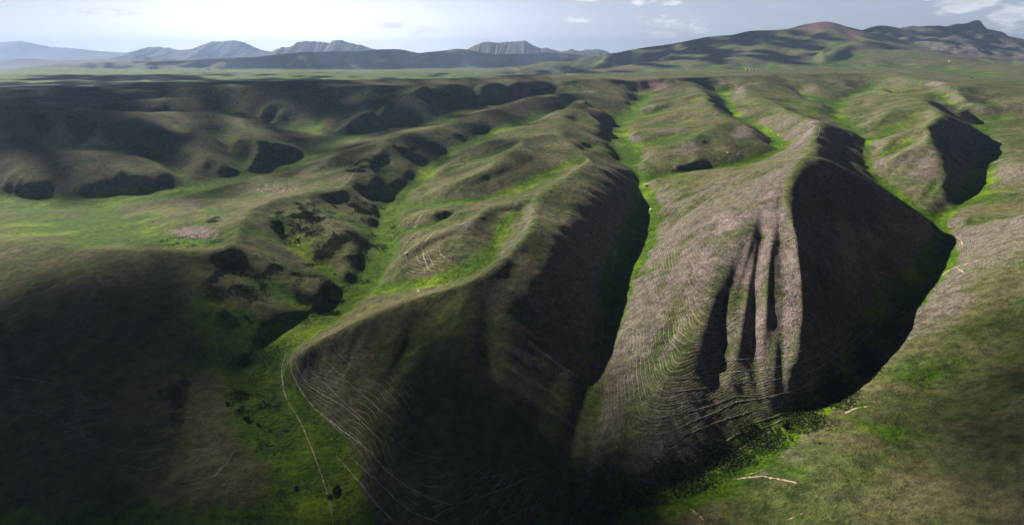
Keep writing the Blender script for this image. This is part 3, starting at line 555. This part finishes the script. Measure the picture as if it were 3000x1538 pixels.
# ------------------------------------------------------------------ distant blue ranges
def range_mesh(name, pts, dist_, depth, seed, rough=1.0):
    """a mountain range of real depth: a crest with spurs running off both sides"""
    g = np.random.default_rng(seed)
    P = []
    for (u, v) in pts:
        x, y, zz = ray(u, v); t = dist_/y; P.append((x*t, H+zz*t))
    xs = np.array([p[0] for p in P]); zs = np.array([p[1] for p in P])
    n = 520; m = 40
    X_ = np.linspace(xs[0], xs[-1], n); base = np.interp(X_, xs, zs)
    def n1d(k, sd):
        a = np.random.default_rng(sd).standard_normal(int(n/k)+4); t = np.arange(n)/k; i = t.astype(int); f = t-i; f = f*f*(3-2*f)
        return a[i]*(1-f)+a[i+1]*f
    hmax = zs.max()-40
    base = base + rough*hmax*(.018*n1d(9, seed+1)+.012*n1d(3.2, seed+2)+.02*n1d(24, seed+3))*np.clip((base-60)/hmax*3, 0, 1)
    rows = []
    for j in range(-m, m+1):
        f = j/m; e = (1-abs(f))**1.25
        sp = (np.abs(n1d(13, seed+4))*.055+np.abs(n1d(5, seed+7))*.012+np.abs(n1d(8, seed+9+(j+m)//9))*.03)*4*abs(f)*(1-abs(f))
        zc = 30+(base-30)*np.clip(e-sp*.9, 0, 1)
        rows.append(np.stack([X_+f*depth*.10*n1d(30, seed+5), np.full(n, dist_)+f*depth, zc], -1))
    co = np.array(rows).reshape(-1, 3)
    ii = np.arange(len(co)).reshape(2*m+1, n); q = np.stack([ii[:-1, :-1], ii[:-1, 1:], ii[1:, 1:], ii[1:, :-1]], -1).reshape(-1, 4)
    me = bpy.data.meshes.new(name); me.from_pydata(co.tolist(), [], q.tolist()); me.update(); me.shade_smooth()
    me.materials.append(RANGE_M); o = bpy.data.objects.new(name, me); C.objects.link(o); o['kind'] = 'structure'; return o
RANGE_M = bpy.data.materials.new('far_mountain'); RANGE_M.use_nodes = True
g = NT(RANGE_M.node_tree); b = g.n['Principled BSDF']; b.inputs['Roughness'].default_value = .95; b.inputs['Specular IOR Level'].default_value = .1
geo = g.node('ShaderNodeNewGeometry'); g.l.new(g.mix(g.ramp(g.noise(geo.outputs['Position'], .0006, 6, .65), .35, .65), (.06, .065, .05), (.15, .13, .11)), b.inputs['Base Color'])
range_mesh('distant_mountains', [(-900,150),(-300,140),(0,125),(60,121),(110,130),(150,138),(200,142),(280,150),(350,155),(420,160),(560,163),(700,165)], 26000, 3500, 3, .5)
range_mesh('distant_mountains', [(330,164),(400,150),(430,141),(450,138),(490,140),(525,147),(560,145),(600,130),(617,123),(640,124),(665,122),(690,119),(715,125),(740,136),(765,148),(800,152),(830,162)], 23500, 3000, 13, .6)
range_mesh('distant_mountains', [(770,163),(800,150),(830,139),(850,141),(870,125),(895,121),(940,124),(965,127),(975,119),(1000,120),(1030,128),(1055,131),(1085,141),(1110,148),(1150,155),(1200,163)], 21000, 2600, 23, .6)
range_mesh('distant_mountains', [(1340,163),(1365,148),(1390,134),(1415,124),(1440,125),(1460,126),(1480,124),(1500,123),(1520,121),(1535,118),(1550,127),(1565,136),(1585,143),(1600,141),(1625,147),(1640,151),(1680,146),(1700,150),(1720,146),(1750,145),(1770,149),(1790,158),(1850,166)], 18500, 2300, 33, .5)
range_mesh('distant_hills', [(-600,178),(0,176),(60,172),(100,173),(160,178),(250,176),(340,174),(370,168),(400,164),(430,166),(445,172),(480,170),(520,175),(600,168),(660,170),(720,174),(850,178)], 17200, 900, 43, .7)
me = bpy.data.meshes.new('plain'); me.from_pydata([(-44000, 12000, 20), (44000, 12000, 20), (44000, 30500, 20), (-44000, 30500, 20)], [], [(0, 1, 2, 3)]); me.materials.append(RANGE_M)
o = bpy.data.objects.new('plain', me); C.objects.link(o); o['kind'] = 'structure'
# ------------------------------------------------------------------ haze
bpyv = [(x, y, zz) for x in (-45000, 45000) for y in (-3000, 31000) for zz in (-60, 1060)]
me = bpy.data.meshes.new('haze'); me.from_pydata(bpyv, [], [(0,1,3,2),(4,6,7,5),(0,4,5,1),(2,3,7,6),(0,2,6,4),(1,5,7,3)])
hz = bpy.data.objects.new('haze', me); C.objects.link(hz); hz['kind'] = 'stuff'
hm = bpy.data.materials.new('haze'); hm.use_nodes = True; hm.node_tree.nodes.clear(); g = NT(hm.node_tree)
out = g.node('ShaderNodeOutputMaterial'); pv = g.node('ShaderNodeVolumePrincipled'); pv.inputs['Density'].default_value = 3.9e-5; pv.inputs['Color'].default_value = (.36, .52, .86, 1); pv.inputs['Anisotropy'].default_value = .35
g.l.new(pv.outputs[0], out.inputs['Volume']); me.materials.append(hm)
# ------------------------------------------------------------------ cloud puffs out of view, added toward the sun to darken chosen ground
cm = bpy.data.materials.new('unseen_shade_cloud'); cm.use_nodes = True; cb = cm.node_tree.nodes['Principled BSDF']; cb.inputs['Base Color'].default_value = (.85, .87, .9, 1); cb.inputs['Roughness'].default_value = 1
def ico(sub=2):
    import bmesh
    bm = bmesh.new(); bmesh.ops.create_icosphere(bm, subdivisions=sub, radius=1)
    v = np.array([q.co[:] for q in bm.verts]); f = np.array([[a.index for a in q.verts] for q in bm.faces]); bm.free(); return v, f
IV, IF = ico(2)
CLOUD_Z = 1900.0
def unseen_shade_cloud(weight, x0, x1, y0, y1, step, rad, seed):
    g = np.random.default_rng(seed); vs_, fs_ = [], []; n = 0
    off = np.array(SUN_DIR)*((CLOUD_Z-60)/SUN_DIR.z)
    for x in np.arange(x0, x1, step):
        for y in np.arange(y0, y1, step):
            p = np.array((x, y))+g.uniform(-.5, .5, 2)*step
            wgt = weight(p[0], p[1])
            if g.random() > wgt: continue
            k = rad*g.uniform(.7, 1.25)*(.6+.4*wgt)
            nv = IV*(1+.12*np.sin(IV[:, [1, 2, 0]]*5+g.uniform(0, 6)))
            nv = nv*np.array((k, k*g.uniform(.8, 1.2), k*.38))
            vs_.append(nv+np.array((p[0]+off[0], p[1]+off[1], CLOUD_Z+g.uniform(-.3, .5)*k))); fs_.append(IF+n); n += len(nv)
    if not vs_: return
    me = bpy.data.meshes.new('unseen_shade_cloud'); co = np.concatenate(vs_); f = np.concatenate(fs_)
    me.from_pydata(co.tolist(), [], f.tolist()); me.update(); me.shade_smooth(); me.materials.append(cm)
    o = bpy.data.objects.new('unseen_shade_cloud', me); C.objects.link(o); o['kind'] = 'stuff'
def ell(cx, cy, rx, ry, s_, rot=0.0):
    c_, d_ = math.cos(rot), math.sin(rot)
    return lambda x, y: s_*math.exp(-((((x-cx)*c_+(y-cy)*d_)/rx)**2+((-(x-cx)*d_+(y-cy)*c_)/ry)**2)**2)
def union(*fs): return lambda x, y: max(f(x, y) for f in fs)
CLOUD_Z = 5200.0
unseen_shade_cloud(union(ell(-640, 290, 360, 215, 1.6), ell(-110, 330, 150, 150, 1.5), ell(30, 370, 60, 170, 1.3), ell(-5, 300, 70, 150, 1.8), ell(-330, 150, 400, 110, 1.6), ell(-440, 500, 170, 130, 1.0), ell(-300, 660, 110, 80, .35)), -1150, 280, -40, 760, 30, 27, 5)
unseen_shade_cloud(union(ell(530, 270, 270, 230, .85), ell(330, 150, 180, 130, 1.0)), 140, 1000, 0, 900, 34, 26, 8)
unseen_shade_cloud(union(ell(-1500, 2450, 1800, 1050, .92), ell(-500, 2050, 900, 600, .80), ell(-1150, 1400, 950, 300, .85), ell(-350, 1330, 560, 380, .5), ell(-1200, 1270, 900, 190, .6), ell(150, 2050, 300, 350, .4)), -3500, 800, 650, 3900, 70, 55, 6)
unseen_shade_cloud(union(ell(-2500, 5400, 3800, 1500, 1.0), ell(-3000, 9000, 3400, 500, .5), ell(-2000, 12800, 7000, 1500, 1.1), ell(-5000, 7000, 1500, 900, .9), ell(2600, 6700, 2200, 1500, .8), ell(6500, 8200, 2500, 1500, .8)), -9500, 8500, 3800, 15000, 230, 175, 7)

# ------------------------------------------------------------------ small things
def link(name, me, mat, parent=None, **kw):
    me.materials.append(mat); o = bpy.data.objects.new(name, me); C.objects.link(o)
    if parent is not None: o.parent = parent
    for k, v in kw.items(): o[k] = v
    return o
def simple_mat(name, c0, c1, scale_=1.0, rough=.9):
    m = bpy.data.materials.new(name); m.use_nodes = True; g = NT(m.node_tree); b = g.n['Principled BSDF']
    b.inputs['Roughness'].default_value = rough; b.inputs['Specular IOR Level'].default_value = .15
    geo = g.node('ShaderNodeNewGeometry'); g.l.new(g.mix(g.ramp(g.noise(geo.outputs['Position'], scale_, 4, .6), .35, .65), c0, c1), b.inputs['Base Color']); return m
TRACK = simple_mat('trodden_earth', (.20, .18, .15), (.46, .41, .36), .35); SCAR = simple_mat('bare_clay', (.24, .18, .12), (.48, .37, .28), .3)
def ribbon(P, wd, mat=TRACK, name='path', n=6, jit=.35, seed=1):
    g = np.random.default_rng(seed+int(P[0][0])); q = uvline(P, n); m = len(q)
    d = np.gradient(q[:, :2], axis=0); d /= np.linalg.norm(d, axis=1)[:, None]+1e-9; nn = np.stack([d[:, 1], -d[:, 0]], 1)
    t = np.linspace(0, 1, m); w_ = wd*.5*np.clip(np.minimum(t, 1-t)*9, .25, 1)*(1+jit*g.standard_normal(m).clip(-1.5, 1.5))
    q2 = q[:, :2]+nn*(g.standard_normal(m)*wd*.18)[:, None]
    co = []
    for s_ in (-1, -.33, .33, 1):
        e = q2+nn*(w_*s_)[:, None]; co.append(np.column_stack([e, height(e[:, 0], e[:, 1])+.10+.12*(abs(s_) < .5)]))
    co = np.array(co).reshape(-1, 3); f = []
    for r in range(3):
        for k in range(m-1): a = r*m+k; f.append((a, a+1, a+1+m, a+m))
    me = bpy.data.meshes.new(name); me.from_pydata(co.tolist(), [], f); me.update(); me.shade_smooth()
    return link(name, me, mat, kind='structure')
for P, wd in [([(838,1036),(825,1081),(831,1144),(850,1190)], 1.0), ([(888,992),(853,1043),(853,1087),(882,1144),(920,1195),(999,1258),(1044,1290),(1089,1328),(1127,1373),(1190,1423),(1254,1455),(1317,1477),(1381,1465),(1495,1423),(1546,1398),(1654,1371)], .95),
              ([(914,998),(866,1055),(879,1093),(907,1131),(952,1160),(1000,1185),(1051,1227),(1101,1277),(1140,1309)], .6), ([(930,990),(901,1043),(907,1081),(952,1125),(1010,1180),(1080,1240)], .5), ([(980,1330),(1013,1366),(1063,1423),(1101,1474),(1165,1538)], .7), ([(1020,1330),(1044,1354),(1114,1417),(1159,1461),(1209,1500),(1305,1537)], .7),
              ([(1374,1404),(1444,1395),(1508,1382),(1603,1363)], .6), ([(1374,1531),(1444,1487),(1508,1461),(1596,1436)], .6), ([(1343,1436),(1412,1427),(1495,1414)], .5), ([(1444,1538),(1533,1493),(1590,1470)], .5),
              ([(960,960),(935,1000),(950,1050),(1010,1110),(1100,1190),(1180,1250)], .45), ([(990,945),(965,980),(985,1030),(1050,1090),(1160,1180)], .4), ([(1110,1260),(1200,1320),(1300,1345),(1400,1330)], .4),
              ([(1290,672),(1273,680),(1245,707),(1237,723),(1242,750),(1250,778),(1267,803)], 1.5), ([(1283,673),(1267,685),(1247,710),(1245,722),(1255,748),(1267,773),(1275,788)], 1.0), ([(1228,708),(1217,730),(1220,750),(1235,780)], .8), ([(1285,720),(1290,745),(1322,768)], .9),
              ([(838,1163),(888,1252),(933,1366),(952,1423),(971,1493),(975,1538)], .8), ([(2000,1246),(2095,1208),(2152,1179),(2235,1166),(2305,1150),(2355,1131),(2393,1112),(2444,1074)], .9), ([(1990,1278),(2060,1252),(2127,1227),(2200,1205)], .6), ([(2013,1208),(2101,1182),(2152,1162),(2222,1160)], .6),
              ([(2180,1246),(2235,1230),(2305,1208),(2355,1189),(2406,1157),(2425,1131),(2482,1043),(2571,954),(2635,884)], .8), ([(2000,1373),(2082,1328),(2159,1271),(2222,1258),(2286,1233),(2349,1201)], .9), ([(2025,1398),(2101,1354),(2178,1309),(2254,1265),(2286,1246)], .8), ([(2060,1400),(2130,1360),(2200,1320),(2250,1290)], .6),
              ([(1900,1060),(1960,1110),(2060,1105),(2150,1090),(2250,1080),(2350,1060),(2440,1020)], .6), ([(1880,1120),(1940,1150),(2040,1140),(2140,1125),(2260,1115),(2360,1090)], .6), ([(1860,1170),(1930,1190),(2030,1175),(2100,1165)], .6), ([(1840,1210),(1900,1230),(1990,1210)], .55), ([(2100,1060),(2200,1050),(2320,1040),(2430,985),(2540,900)], .5), ([(2330,1110),(2430,1060),(2540,960),(2620,860)], .6), ([(2400,1060),(2520,950),(2610,850),(2660,790)], .5),
              ([(1120,432),(1105,456)], 1.6), ([(1050,493),(1030,515),(1012,541)], 1.3), ([(0,1097),(95,1112),(190,1131),(254,1170),(285,1208)], .6), ([(305,1309),(393,1325),(489,1312)], .6), ([(355,1360),(431,1376),(489,1357)], .6), ([(38,1189),(127,1208),(222,1258),(285,1309)], .6), ([(1765,909),(1765,985),(1749,1081),(1742,1144)], .7),
              ([(690,1290),(640,1310),(560,1318)], .5), ([(0,1140),(110,1150),(210,1185),(260,1230)], .4), ([(2330,360),(2400,372),(2398,395),(2385,412)], 1.6)]:
    ribbon(P, wd*.9)
for P, wd in [([(2146,1404),(2190,1398),(2235,1395),(2286,1404),(2343,1417)], 1.6), ([(2180,1392),(2210,1385),(2240,1375)], .7), ([(2476,1211),(2508,1195),(2552,1189)], 1.6), ([(2490,1196),(2515,1172)], .8), ([(2574,1065),(2603,1036),(2641,1011)], 2.0), ([(2603,1005),(2630,985),(2660,954)], 1.1), ([(2749,814),(2775,795),(2800,782),(2869,763)], 3.2), ([(2800,782),(2825,800)], .8),
              ([(2063,1525),(2044,1506),(2019,1487)], 1.2), ([(2360,1500),(2290,1530)], .5), ([(2640,920),(2655,905)], 2.4), ([(2800,690),(2815,705),(2822,728)], .8)]:
    ribbon(P, wd, SCAR, 'bare_clay_scar', jit=.6)
for P, wd in [([(1485,195),(1500,200),(1520,205)], 40), ([(1660,215),(1675,222)], 16), ([(2186,206),(2241,210),(2350,211),(2466,211),(2582,213)], 9), ([(2590,215),(2640,223),(2700,226),(2749,227)], 9)]:
    ribbon(P, wd, SCAR, 'dirt_road', n=4, jit=.2)
# boulders
STONE = simple_mat('pale_stone', (.42, .40, .38), (.70, .67, .63), .8)
def rock_mesh(rad, seed, flatk=.6):
    g = np.random.default_rng(seed); v = IV.copy(); v *= (1+.22*np.sin(v[:, [1, 2, 0]]*2.3+g.uniform(0, 6, 3))+.10*np.sin(v[:, [2, 0, 1]]*5.1+g.uniform(0, 6, 3)))
    for _ in range(5):
        n_ = g.normal(size=3); n_ /= np.linalg.norm(n_); dd = v@n_; v = v-np.clip(dd-.72, 0, None)[:, None]*n_
    v *= np.array((g.uniform(.9, 1.5), g.uniform(.7, 1.1), flatk))*rad
    me = bpy.data.meshes.new('boulder'); me.from_pydata(v.tolist(), [], IF.tolist()); me.update(); return me
def at(u, v): return hit(u, v)
B = [(1181,652,1.9,'small pale boulder, upper left of the cluster on the low spur below the grassy saddle'),(1197,655,2.6,'largest white boulder on the low grassy spur beside the green valley'),(1217,667,2.4,'pinkish white boulder, furthest right of those on the low spur'),(1201,675,1.6,'small white boulder at the foot of the low spur'),
     (1212,695,3.2,'long flat white rock at the green edge of the second spur'),(1195,712,2.0,'small white boulder between two others along the valley edge of the second spur'),(1172,715,2.0,'small white boulder nearest the green valley floor, second spur'),(1185,724,2.2,'pale brownish boulder just below the valley edge boulders, second spur'),(1191,743,2.6,'white rock at the left end of the pale sheep tracks'),(1227,853,1.8,'lone pale stone on the lit green crest above the dark hill front'),
     (1897,543,7.0,'big smooth grey rock slab where the narrow side valley meets the main one'),(1908,615,3.4,'pale boulder group, brightest on the tan flank of the large right hill'),(1939,588,2.2,'small pale boulder above the bright group on the right hill flank'),(1967,498,2.0,'small pale stone at the foot of the dark double dome'),
     (2260,386,3.0,'white boulder highest on the slope under the white crag'),(2264,411,2.6,'white boulder midway down the slope under the white crag'),(2280,397,3.2,'widest white boulder on the slope under the white crag'),(2291,425,2.2,'white boulder lowest on the slope under the white crag'),(2132,448,3.0,'pale boulder below the dark purple dome, left one of two'),(2163,452,2.4,'pale boulder below the dark purple dome, right one of two'),
     (691,450,2.4,'small grey boulder on the shaded spur left of the side valley mouth'),(743,463,2.6,'small grey boulder at the bottom of the shaded hollow'),(303,427,3.0,'grey boulder pair on the floor of the far left hollow'),(1388,490,2.0,'grey stone on the shaded spur above the winding green valley')]
for k, (u, v, r, lab) in enumerate(B):
    p = at(u, v); o = link('boulder', rock_mesh(r, 100+k, .38 if r > 5 else .6), STONE); o.location = (p[0], p[1], p[2]+r*.12); o.rotation_euler = (0, 0, k*1.3)
    o['label'] = lab; o['category'] = 'boulder'; o['group'] = 'pale boulders lying on the slopes'
# bushes
LEAF = simple_mat('dark_leaves', (.016, .034, .008), (.060, .100, .020), 1.4, .8); LEAF2 = simple_mat('yellow_green_leaves', (.030, .060, .008), (.085, .13, .016), 1.4, .8); BARK = simple_mat('bark', (.05, .04, .03), (.09, .07, .05), 2)
def clumps(co_list, g, per=26):
    """leaf clumps: many small tilted leaf faces spread through low domes"""
    VV, FF = [], []; n = 0
    for (x, y, zz, r) in co_list:
        k = per; a = g.normal(size=(k, 3)); a /= np.linalg.norm(a, axis=1)[:, None]; a[:, 2] = np.abs(a[:, 2])*.8
        c = a*(r*g.uniform(.55, 1.05, (k, 1)))+np.array((x, y, zz)); s_ = r*g.uniform(.22, .45, (k, 1))
        e1 = g.normal(size=(k, 3)); e1 -= a*(e1*a).sum(1)[:, None]; e1 /= np.linalg.norm(e1, axis=1)[:, None]; e2 = np.cross(a, e1)
        e1 = e1+a*g.uniform(-.5, .5, (k, 1)); e2 = e2+a*g.uniform(-.5, .5, (k, 1))
        q = np.stack([c-e1*s_, c-e2*s_*.8, c+e1*s_, c+e2*s_*.8], 1).reshape(-1, 3); VV.append(q); FF.append(np.arange(k*4).reshape(k, 4)+n); n += k*4
    V_ = np.concatenate(VV).astype(np.float32); F_ = np.concatenate(FF).astype(np.int32)
    me = bpy.data.meshes.new('leaves'); me.vertices.add(len(V_)); me.vertices.foreach_set('co', V_.ravel()); me.loops.add(F_.size); me.loops.foreach_set('vertex_index', F_.ravel())
    me.polygons.add(len(F_)); me.polygons.foreach_set('loop_start', np.arange(len(F_), dtype=np.int32)*4); me.update(calc_edges=True); return me
gB = np.random.default_rng(77)
def bush_proto(r, mat):
    root = bpy.data.objects.new('bush', None); C.objects.link(root)
    pts = [(gB.normal()*r*.45, gB.normal()*r*.45, r*gB.uniform(.15, .5), r*gB.uniform(.4, .7)) for _ in range(7)]
    link('foliage', clumps(pts, gB, 60), mat, root)
    VV, FF = [], []
    for k in range(5):
        a = k*1.256+gB.uniform(-.3, .3); b0 = np.array((0, 0, -.3*r)); b1 = np.array((math.cos(a)*.45*r, math.sin(a)*.45*r, .55*r)); n = len(VV)
        for (c, w_) in ((b0, .05*r), (b1, .02*r)):
            for m_ in range(4): VV.append(tuple(c+np.array((math.cos(m_*1.57)*w_, math.sin(m_*1.57)*w_, 0))))
        FF += [(n+i, n+(i+1) % 4, n+4+(i+1) % 4, n+4+i) for i in range(4)]
    me = bpy.data.meshes.new('stems'); me.from_pydata(VV, [], FF); me.update(); link('stems', me, BARK, root)
    return root
PROTO = [bush_proto(1.0, LEAF), bush_proto(1.0, LEAF), bush_proto(1.0, LEAF2)]; used_p = [False]*3
def bush(u, v, r, k, lab, grp):
    p = at(u, v); src = PROTO[k]
    if not used_p[k]: root = src; used_p[k] = True
    else:
        root = src.copy(); C.objects.link(root)
        for ch in src.children: c = ch.copy(); C.objects.link(c); c.parent = root
    root.location = (p[0], p[1], p[2]); root.scale = (r, r, r*.8); root.rotation_euler = (0, 0, gB.uniform(0, 6)); root['label'] = lab; root['category'] = 'bush'; root['group'] = grp
for u, v, r, k, lab in [(724,1226,3.4,0,'largest round dark bush on the left bank of the lush green floor'),(755,1245,1.9,1,'dark bush just right of the largest round one on the left bank'),(791,1262,1.8,0,'small round dark bush standing alone in yellow green herbs'),(838,1262,1.6,1,'small dark bush furthest out on the lush green floor'),(666,1182,2.2,1,'dark bush at the upper end of the left bank row'),(698,1200,2.0,0,'dark bush in the left bank row above the largest round one'),
                  (540,1118,3.6,1,'broad dark bush where the shaded gully meets the grey slope'),(472,1150,4.0,0,'wide dark bush clump at the top of the green shaded gully'),(868,1428,2.2,0,'dark bush beside the stream path near the bottom edge'),(983,1440,4.2,1,'large dark green bush right of the stream path near the bottom edge'),(722,926,2.6,2,'pale leaved bush catching light on the dark slope'),(690,940,3.0,0,'dark bush just left of the pale leaved bush'),
                  (1089,685,2.6,0,'dark bush beside the winding green valley, above the round knoll'),(1120,481,3.4,1,'pair of dark bushes high on the shaded slope left of the valley'),(996,859,2.0,0,'dark bush at the foot of the round knoll'),(1173,658,1.6,1,'single dark bush among the pale stones by the valley edge'),(1150,720,1.8,0,'dark bush at the very edge of the green valley floor'),(2310,706,1.2,0,'tiny dark bush on the bare face of the right hill'),(2402,1299,1.4,1,'lone dark bush on the open green slope right of the stream')]:
    bush(u, v, r*.9, k, lab, 'dark bushes you can tell apart')
# scattered bushes placed where the scrub map is dense
cand = []
gS = np.random.default_rng(5)
def screen(p):
    x, y, zz = p; zz -= H; d = y*CP-zz*SP; return SRC_CX+SRC_F*x/d, SRC_CY-SRC_F*(y*SP+zz*CP)/d
ok = np.argwhere((shrub > .35) & (RR < 1000)); sel = ok[gS.integers(0, len(ok), 700)]; nb = 0
for (i_, j_) in sel:
    if nb >= 90: break
    p = (XX[i_, j_], YY[i_, j_], z[i_, j_]); u, v = screen(p)
    if not (20 < u < 2980 and 380 < v < 1530): continue
    h_ = hit(u, v)
    if math.hypot(h_[0]-p[0], h_[1]-p[1]) > 12: continue
    side = 'right' if u > 1500 else 'lower left' if v > 950 and u < 620 else 'left bank' if v > 800 else 'upper left'
    lab = {'right': 'small dark bush in the scatter beside the stream on the right', 'lower left': 'small dark bush in the shaded gully scatter at lower left', 'left bank': 'small bush scattered on the left bank just above the lush green floor', 'upper left': 'small bush scattered on the shaded slopes above the round knoll'}[side]
    bush(u, v, gS.uniform(.7, 1.5), int(gS.integers(0, 3)), lab, 'bushes scattered, '+side); nb += 1
# thicket: nobody could count it
def scatter(name, wmap, n, r0, r1, rmax, seed, per, mat):
    g = np.random.default_rng(seed); w_ = (wmap*(RR < rmax)*RR**2).ravel(); cdf = np.cumsum(w_); pick = np.searchsorted(cdf, g.random(n)*cdf[-1])
    L = [(XX.flat[k]+g.normal()*.5, YY.flat[k]+g.normal()*.5, z.flat[k]+.05, g.uniform(r0, r1)*(1+RR.flat[k]/900)) for k in pick]
    return link(name, clumps(L, g, per), mat, kind='stuff')
stream = blobs([(1860,1450,120,50,1),(2000,1400,130,60,1),(2120,1340,110,50,1),(2240,1290,100,50,1),(2350,1220,80,60,1),(2450,1150,80,60,1),(2540,1060,60,60,.9),(2610,940,50,50,.7),(2700,860,50,50,.6),(2760,660,60,40,.6),(1750,1500,80,50,1)])
scatter('thicket', np.clip(stream-.35, 0, 1), 5200, .45, 1.1, 700, 31, 14, LEAF)
scatter('scrub', np.clip(shrub-.22, 0, 1)*np.clip(.4+.5*n3, 0, 1), 9000, .3, .8, 1400, 32, 14, LEAF)
scatter('tall_herbs', np.clip(lush-.55, 0, 1)*(RR < 900)*np.clip(n3, 0, 1), 7000, .3, .7, 900, 33, 10, LEAF2)
# far buildings, tents and vehicles
WALL = simple_mat('whitewashed_wall', (.60, .60, .62), (.80, .80, .80), .2); ROOF = simple_mat('sheet_roof', (.30, .30, .34), (.42, .42, .46), .2); ADOBE = simple_mat('adobe', (.40, .26, .20), (.58, .40, .32), .1); DARK = simple_mat('dark_paint', (.03, .03, .04), (.06, .06, .08), .5); FELT = simple_mat('white_felt', (.75, .75, .78), (.85, .85, .86), .3)
def box_me(name, b):
    x0, x1, y0, y1, z0, z1 = b; v = [(x, y, q) for q in (z0, z1) for x, y in ((x0, y0), (x1, y0), (x1, y1), (x0, y1))]
    me = bpy.data.meshes.new(name); me.from_pydata(v, [], [(0,3,2,1),(4,5,6,7),(0,1,5,4),(1,2,6,5),(2,3,7,6),(3,0,4,7)]); return me
def house(u, v, L, D, h, lab, wall=WALL, roof=ROOF, rz=0.0):
    p = at(u, v); root = bpy.data.objects.new('house', None); C.objects.link(root); root.location = (p[0], p[1], p[2]-1); root.rotation_euler = (0, 0, rz)
    root['label'] = lab; root['category'] = 'house'; root['group'] = 'far farm buildings'
    link('wall', box_me('wall', (-L/2, L/2, -D/2, D/2, 0, h)), wall, root)
    e = .06*L; hh = h+D*.35; v_ = [(-L/2-e, -D/2-e, h+.02), (L/2+e, -D/2-e, h+.02), (L/2+e, D/2+e, h+.02), (-L/2-e, D/2+e, h+.02), (-L/2-e, 0, hh), (L/2+e, 0, hh)]
    me = bpy.data.meshes.new('roof'); me.from_pydata(v_, [], [(0,1,5,4),(2,3,4,5),(0,4,3),(1,2,5),(0,3,2,1)]); link('roof', me, roof, root)
    link('door', box_me('door', (-L*.05, L*.05, -D/2-.05, -D/2+.02, .05, h*.7)), DARK, root)
    for sx in (-.3, .3): link('window', box_me('window', (L*(sx-.06), L*(sx+.06), -D/2-.05, -D/2+.02, h*.35, h*.75)), DARK, root)
    return root
house(610,204,70,22,12,'long pale farm building by itself on the far plain, furthest left'); house(852,203,34,20,18,'brightest white building below the long far escarpment'); house(880,203,46,18,12,'second white building just right of the brightest one'); house(1162,199,44,16,10,'low pale building at the foot of the far middle hills'); house(1462,193,40,16,10,'low building beside the pale road stretch on the plain')
house(2190,207,26,14,9,'leftmost reddish adobe building of the row on the plateau', ADOBE, ADOBE); house(2199,207.5,18,12,12,'second adobe building from the left, tallest of the row', ADOBE, ADOBE); house(2208,208,22,12,8,'third adobe building from the left in the plateau row', ADOBE, ADOBE); house(2218,209,16,10,7,'rightmost and smallest adobe building of the row', ADOBE, ADOBE)
def yurt(u, v, r, lab):
    p = at(u, v); root = bpy.data.objects.new('yurt', None); C.objects.link(root); root.location = (p[0], p[1], p[2]-.3); root['label'] = lab; root['category'] = 'tent'
    n = 20; c = [(math.cos(2*math.pi*k/n), math.sin(2*math.pi*k/n)) for k in range(n)]
    v_ = [(x*r, y*r, 0) for x, y in c]+[(x*r, y*r, r*.55) for x, y in c]; me = bpy.data.meshes.new('wall'); me.from_pydata(v_, [], [(k, (k+1) % n, n+(k+1) % n, n+k) for k in range(n)]); link('wall', me, FELT, root)
    v_ = [(x*r*1.05, y*r*1.05, r*.55) for x, y in c]+[(x*r*.25, y*r*.25, r*1.0) for x, y in c]+[(0, 0, r*1.06)]; me = bpy.data.meshes.new('roof'); me.from_pydata(v_, [], [(k, (k+1) % n, n+(k+1) % n, n+k) for k in range(n)]+[(n+k, n+(k+1) % n, 2*n) for k in range(n)]); link('roof', me, FELT, root)
yurt(2781,182,9,'white round felt tent on the green slope under the rocky mountain')
def truck(u, v, s_, lab, mat, rz):
    p = at(u, v); root = bpy.data.objects.new('truck', None); C.objects.link(root); root.location = (p[0], p[1], p[2]+.3); root.rotation_euler = (0, 0, rz); root.scale = (s_, s_, s_)
    root['label'] = lab; root['category'] = 'truck'; root['group'] = 'vehicles on the plateau road'
    link('cargo_box', box_me('cargo_box', (-4, 1.4, -1.2, 1.2, 1.0, 3.4)), mat, root); link('cab', box_me('cab', (1.6, 3.6, -1.15, 1.15, .8, 2.9)), FELT, root)
    for x in (-3, -1.6, 2.6):
        for y in (-1.15, 1.15):
            n = 12; v_ = [(x+.5*math.cos(6.283*k/n), y+d, .5+.5*math.sin(6.283*k/n)) for d in (-.15, .15) for k in range(n)]
            me = bpy.data.meshes.new('wheel'); me.from_pydata(v_, [], [(k, (k+1) % n, n+(k+1) % n, n+k) for k in range(n)]+[tuple(range(n))[::-1], tuple(range(n, 2*n))]); link('wheel', me, DARK, root)
truck(2240,210.5,1.4,'left truck of two parked on the plateau edge beside the adobe row', DARK, .2); truck(2252,210.8,1.2,'right truck of two on the plateau edge, nearer the long straight road', DARK, -.1)
o = house(2846,230,9,8,5,'small dark hut alone on the green hill below the rocky mountain', DARK, DARK); o['group'] = 'lone hut'
print('things', round(time.time()-T0, 1))
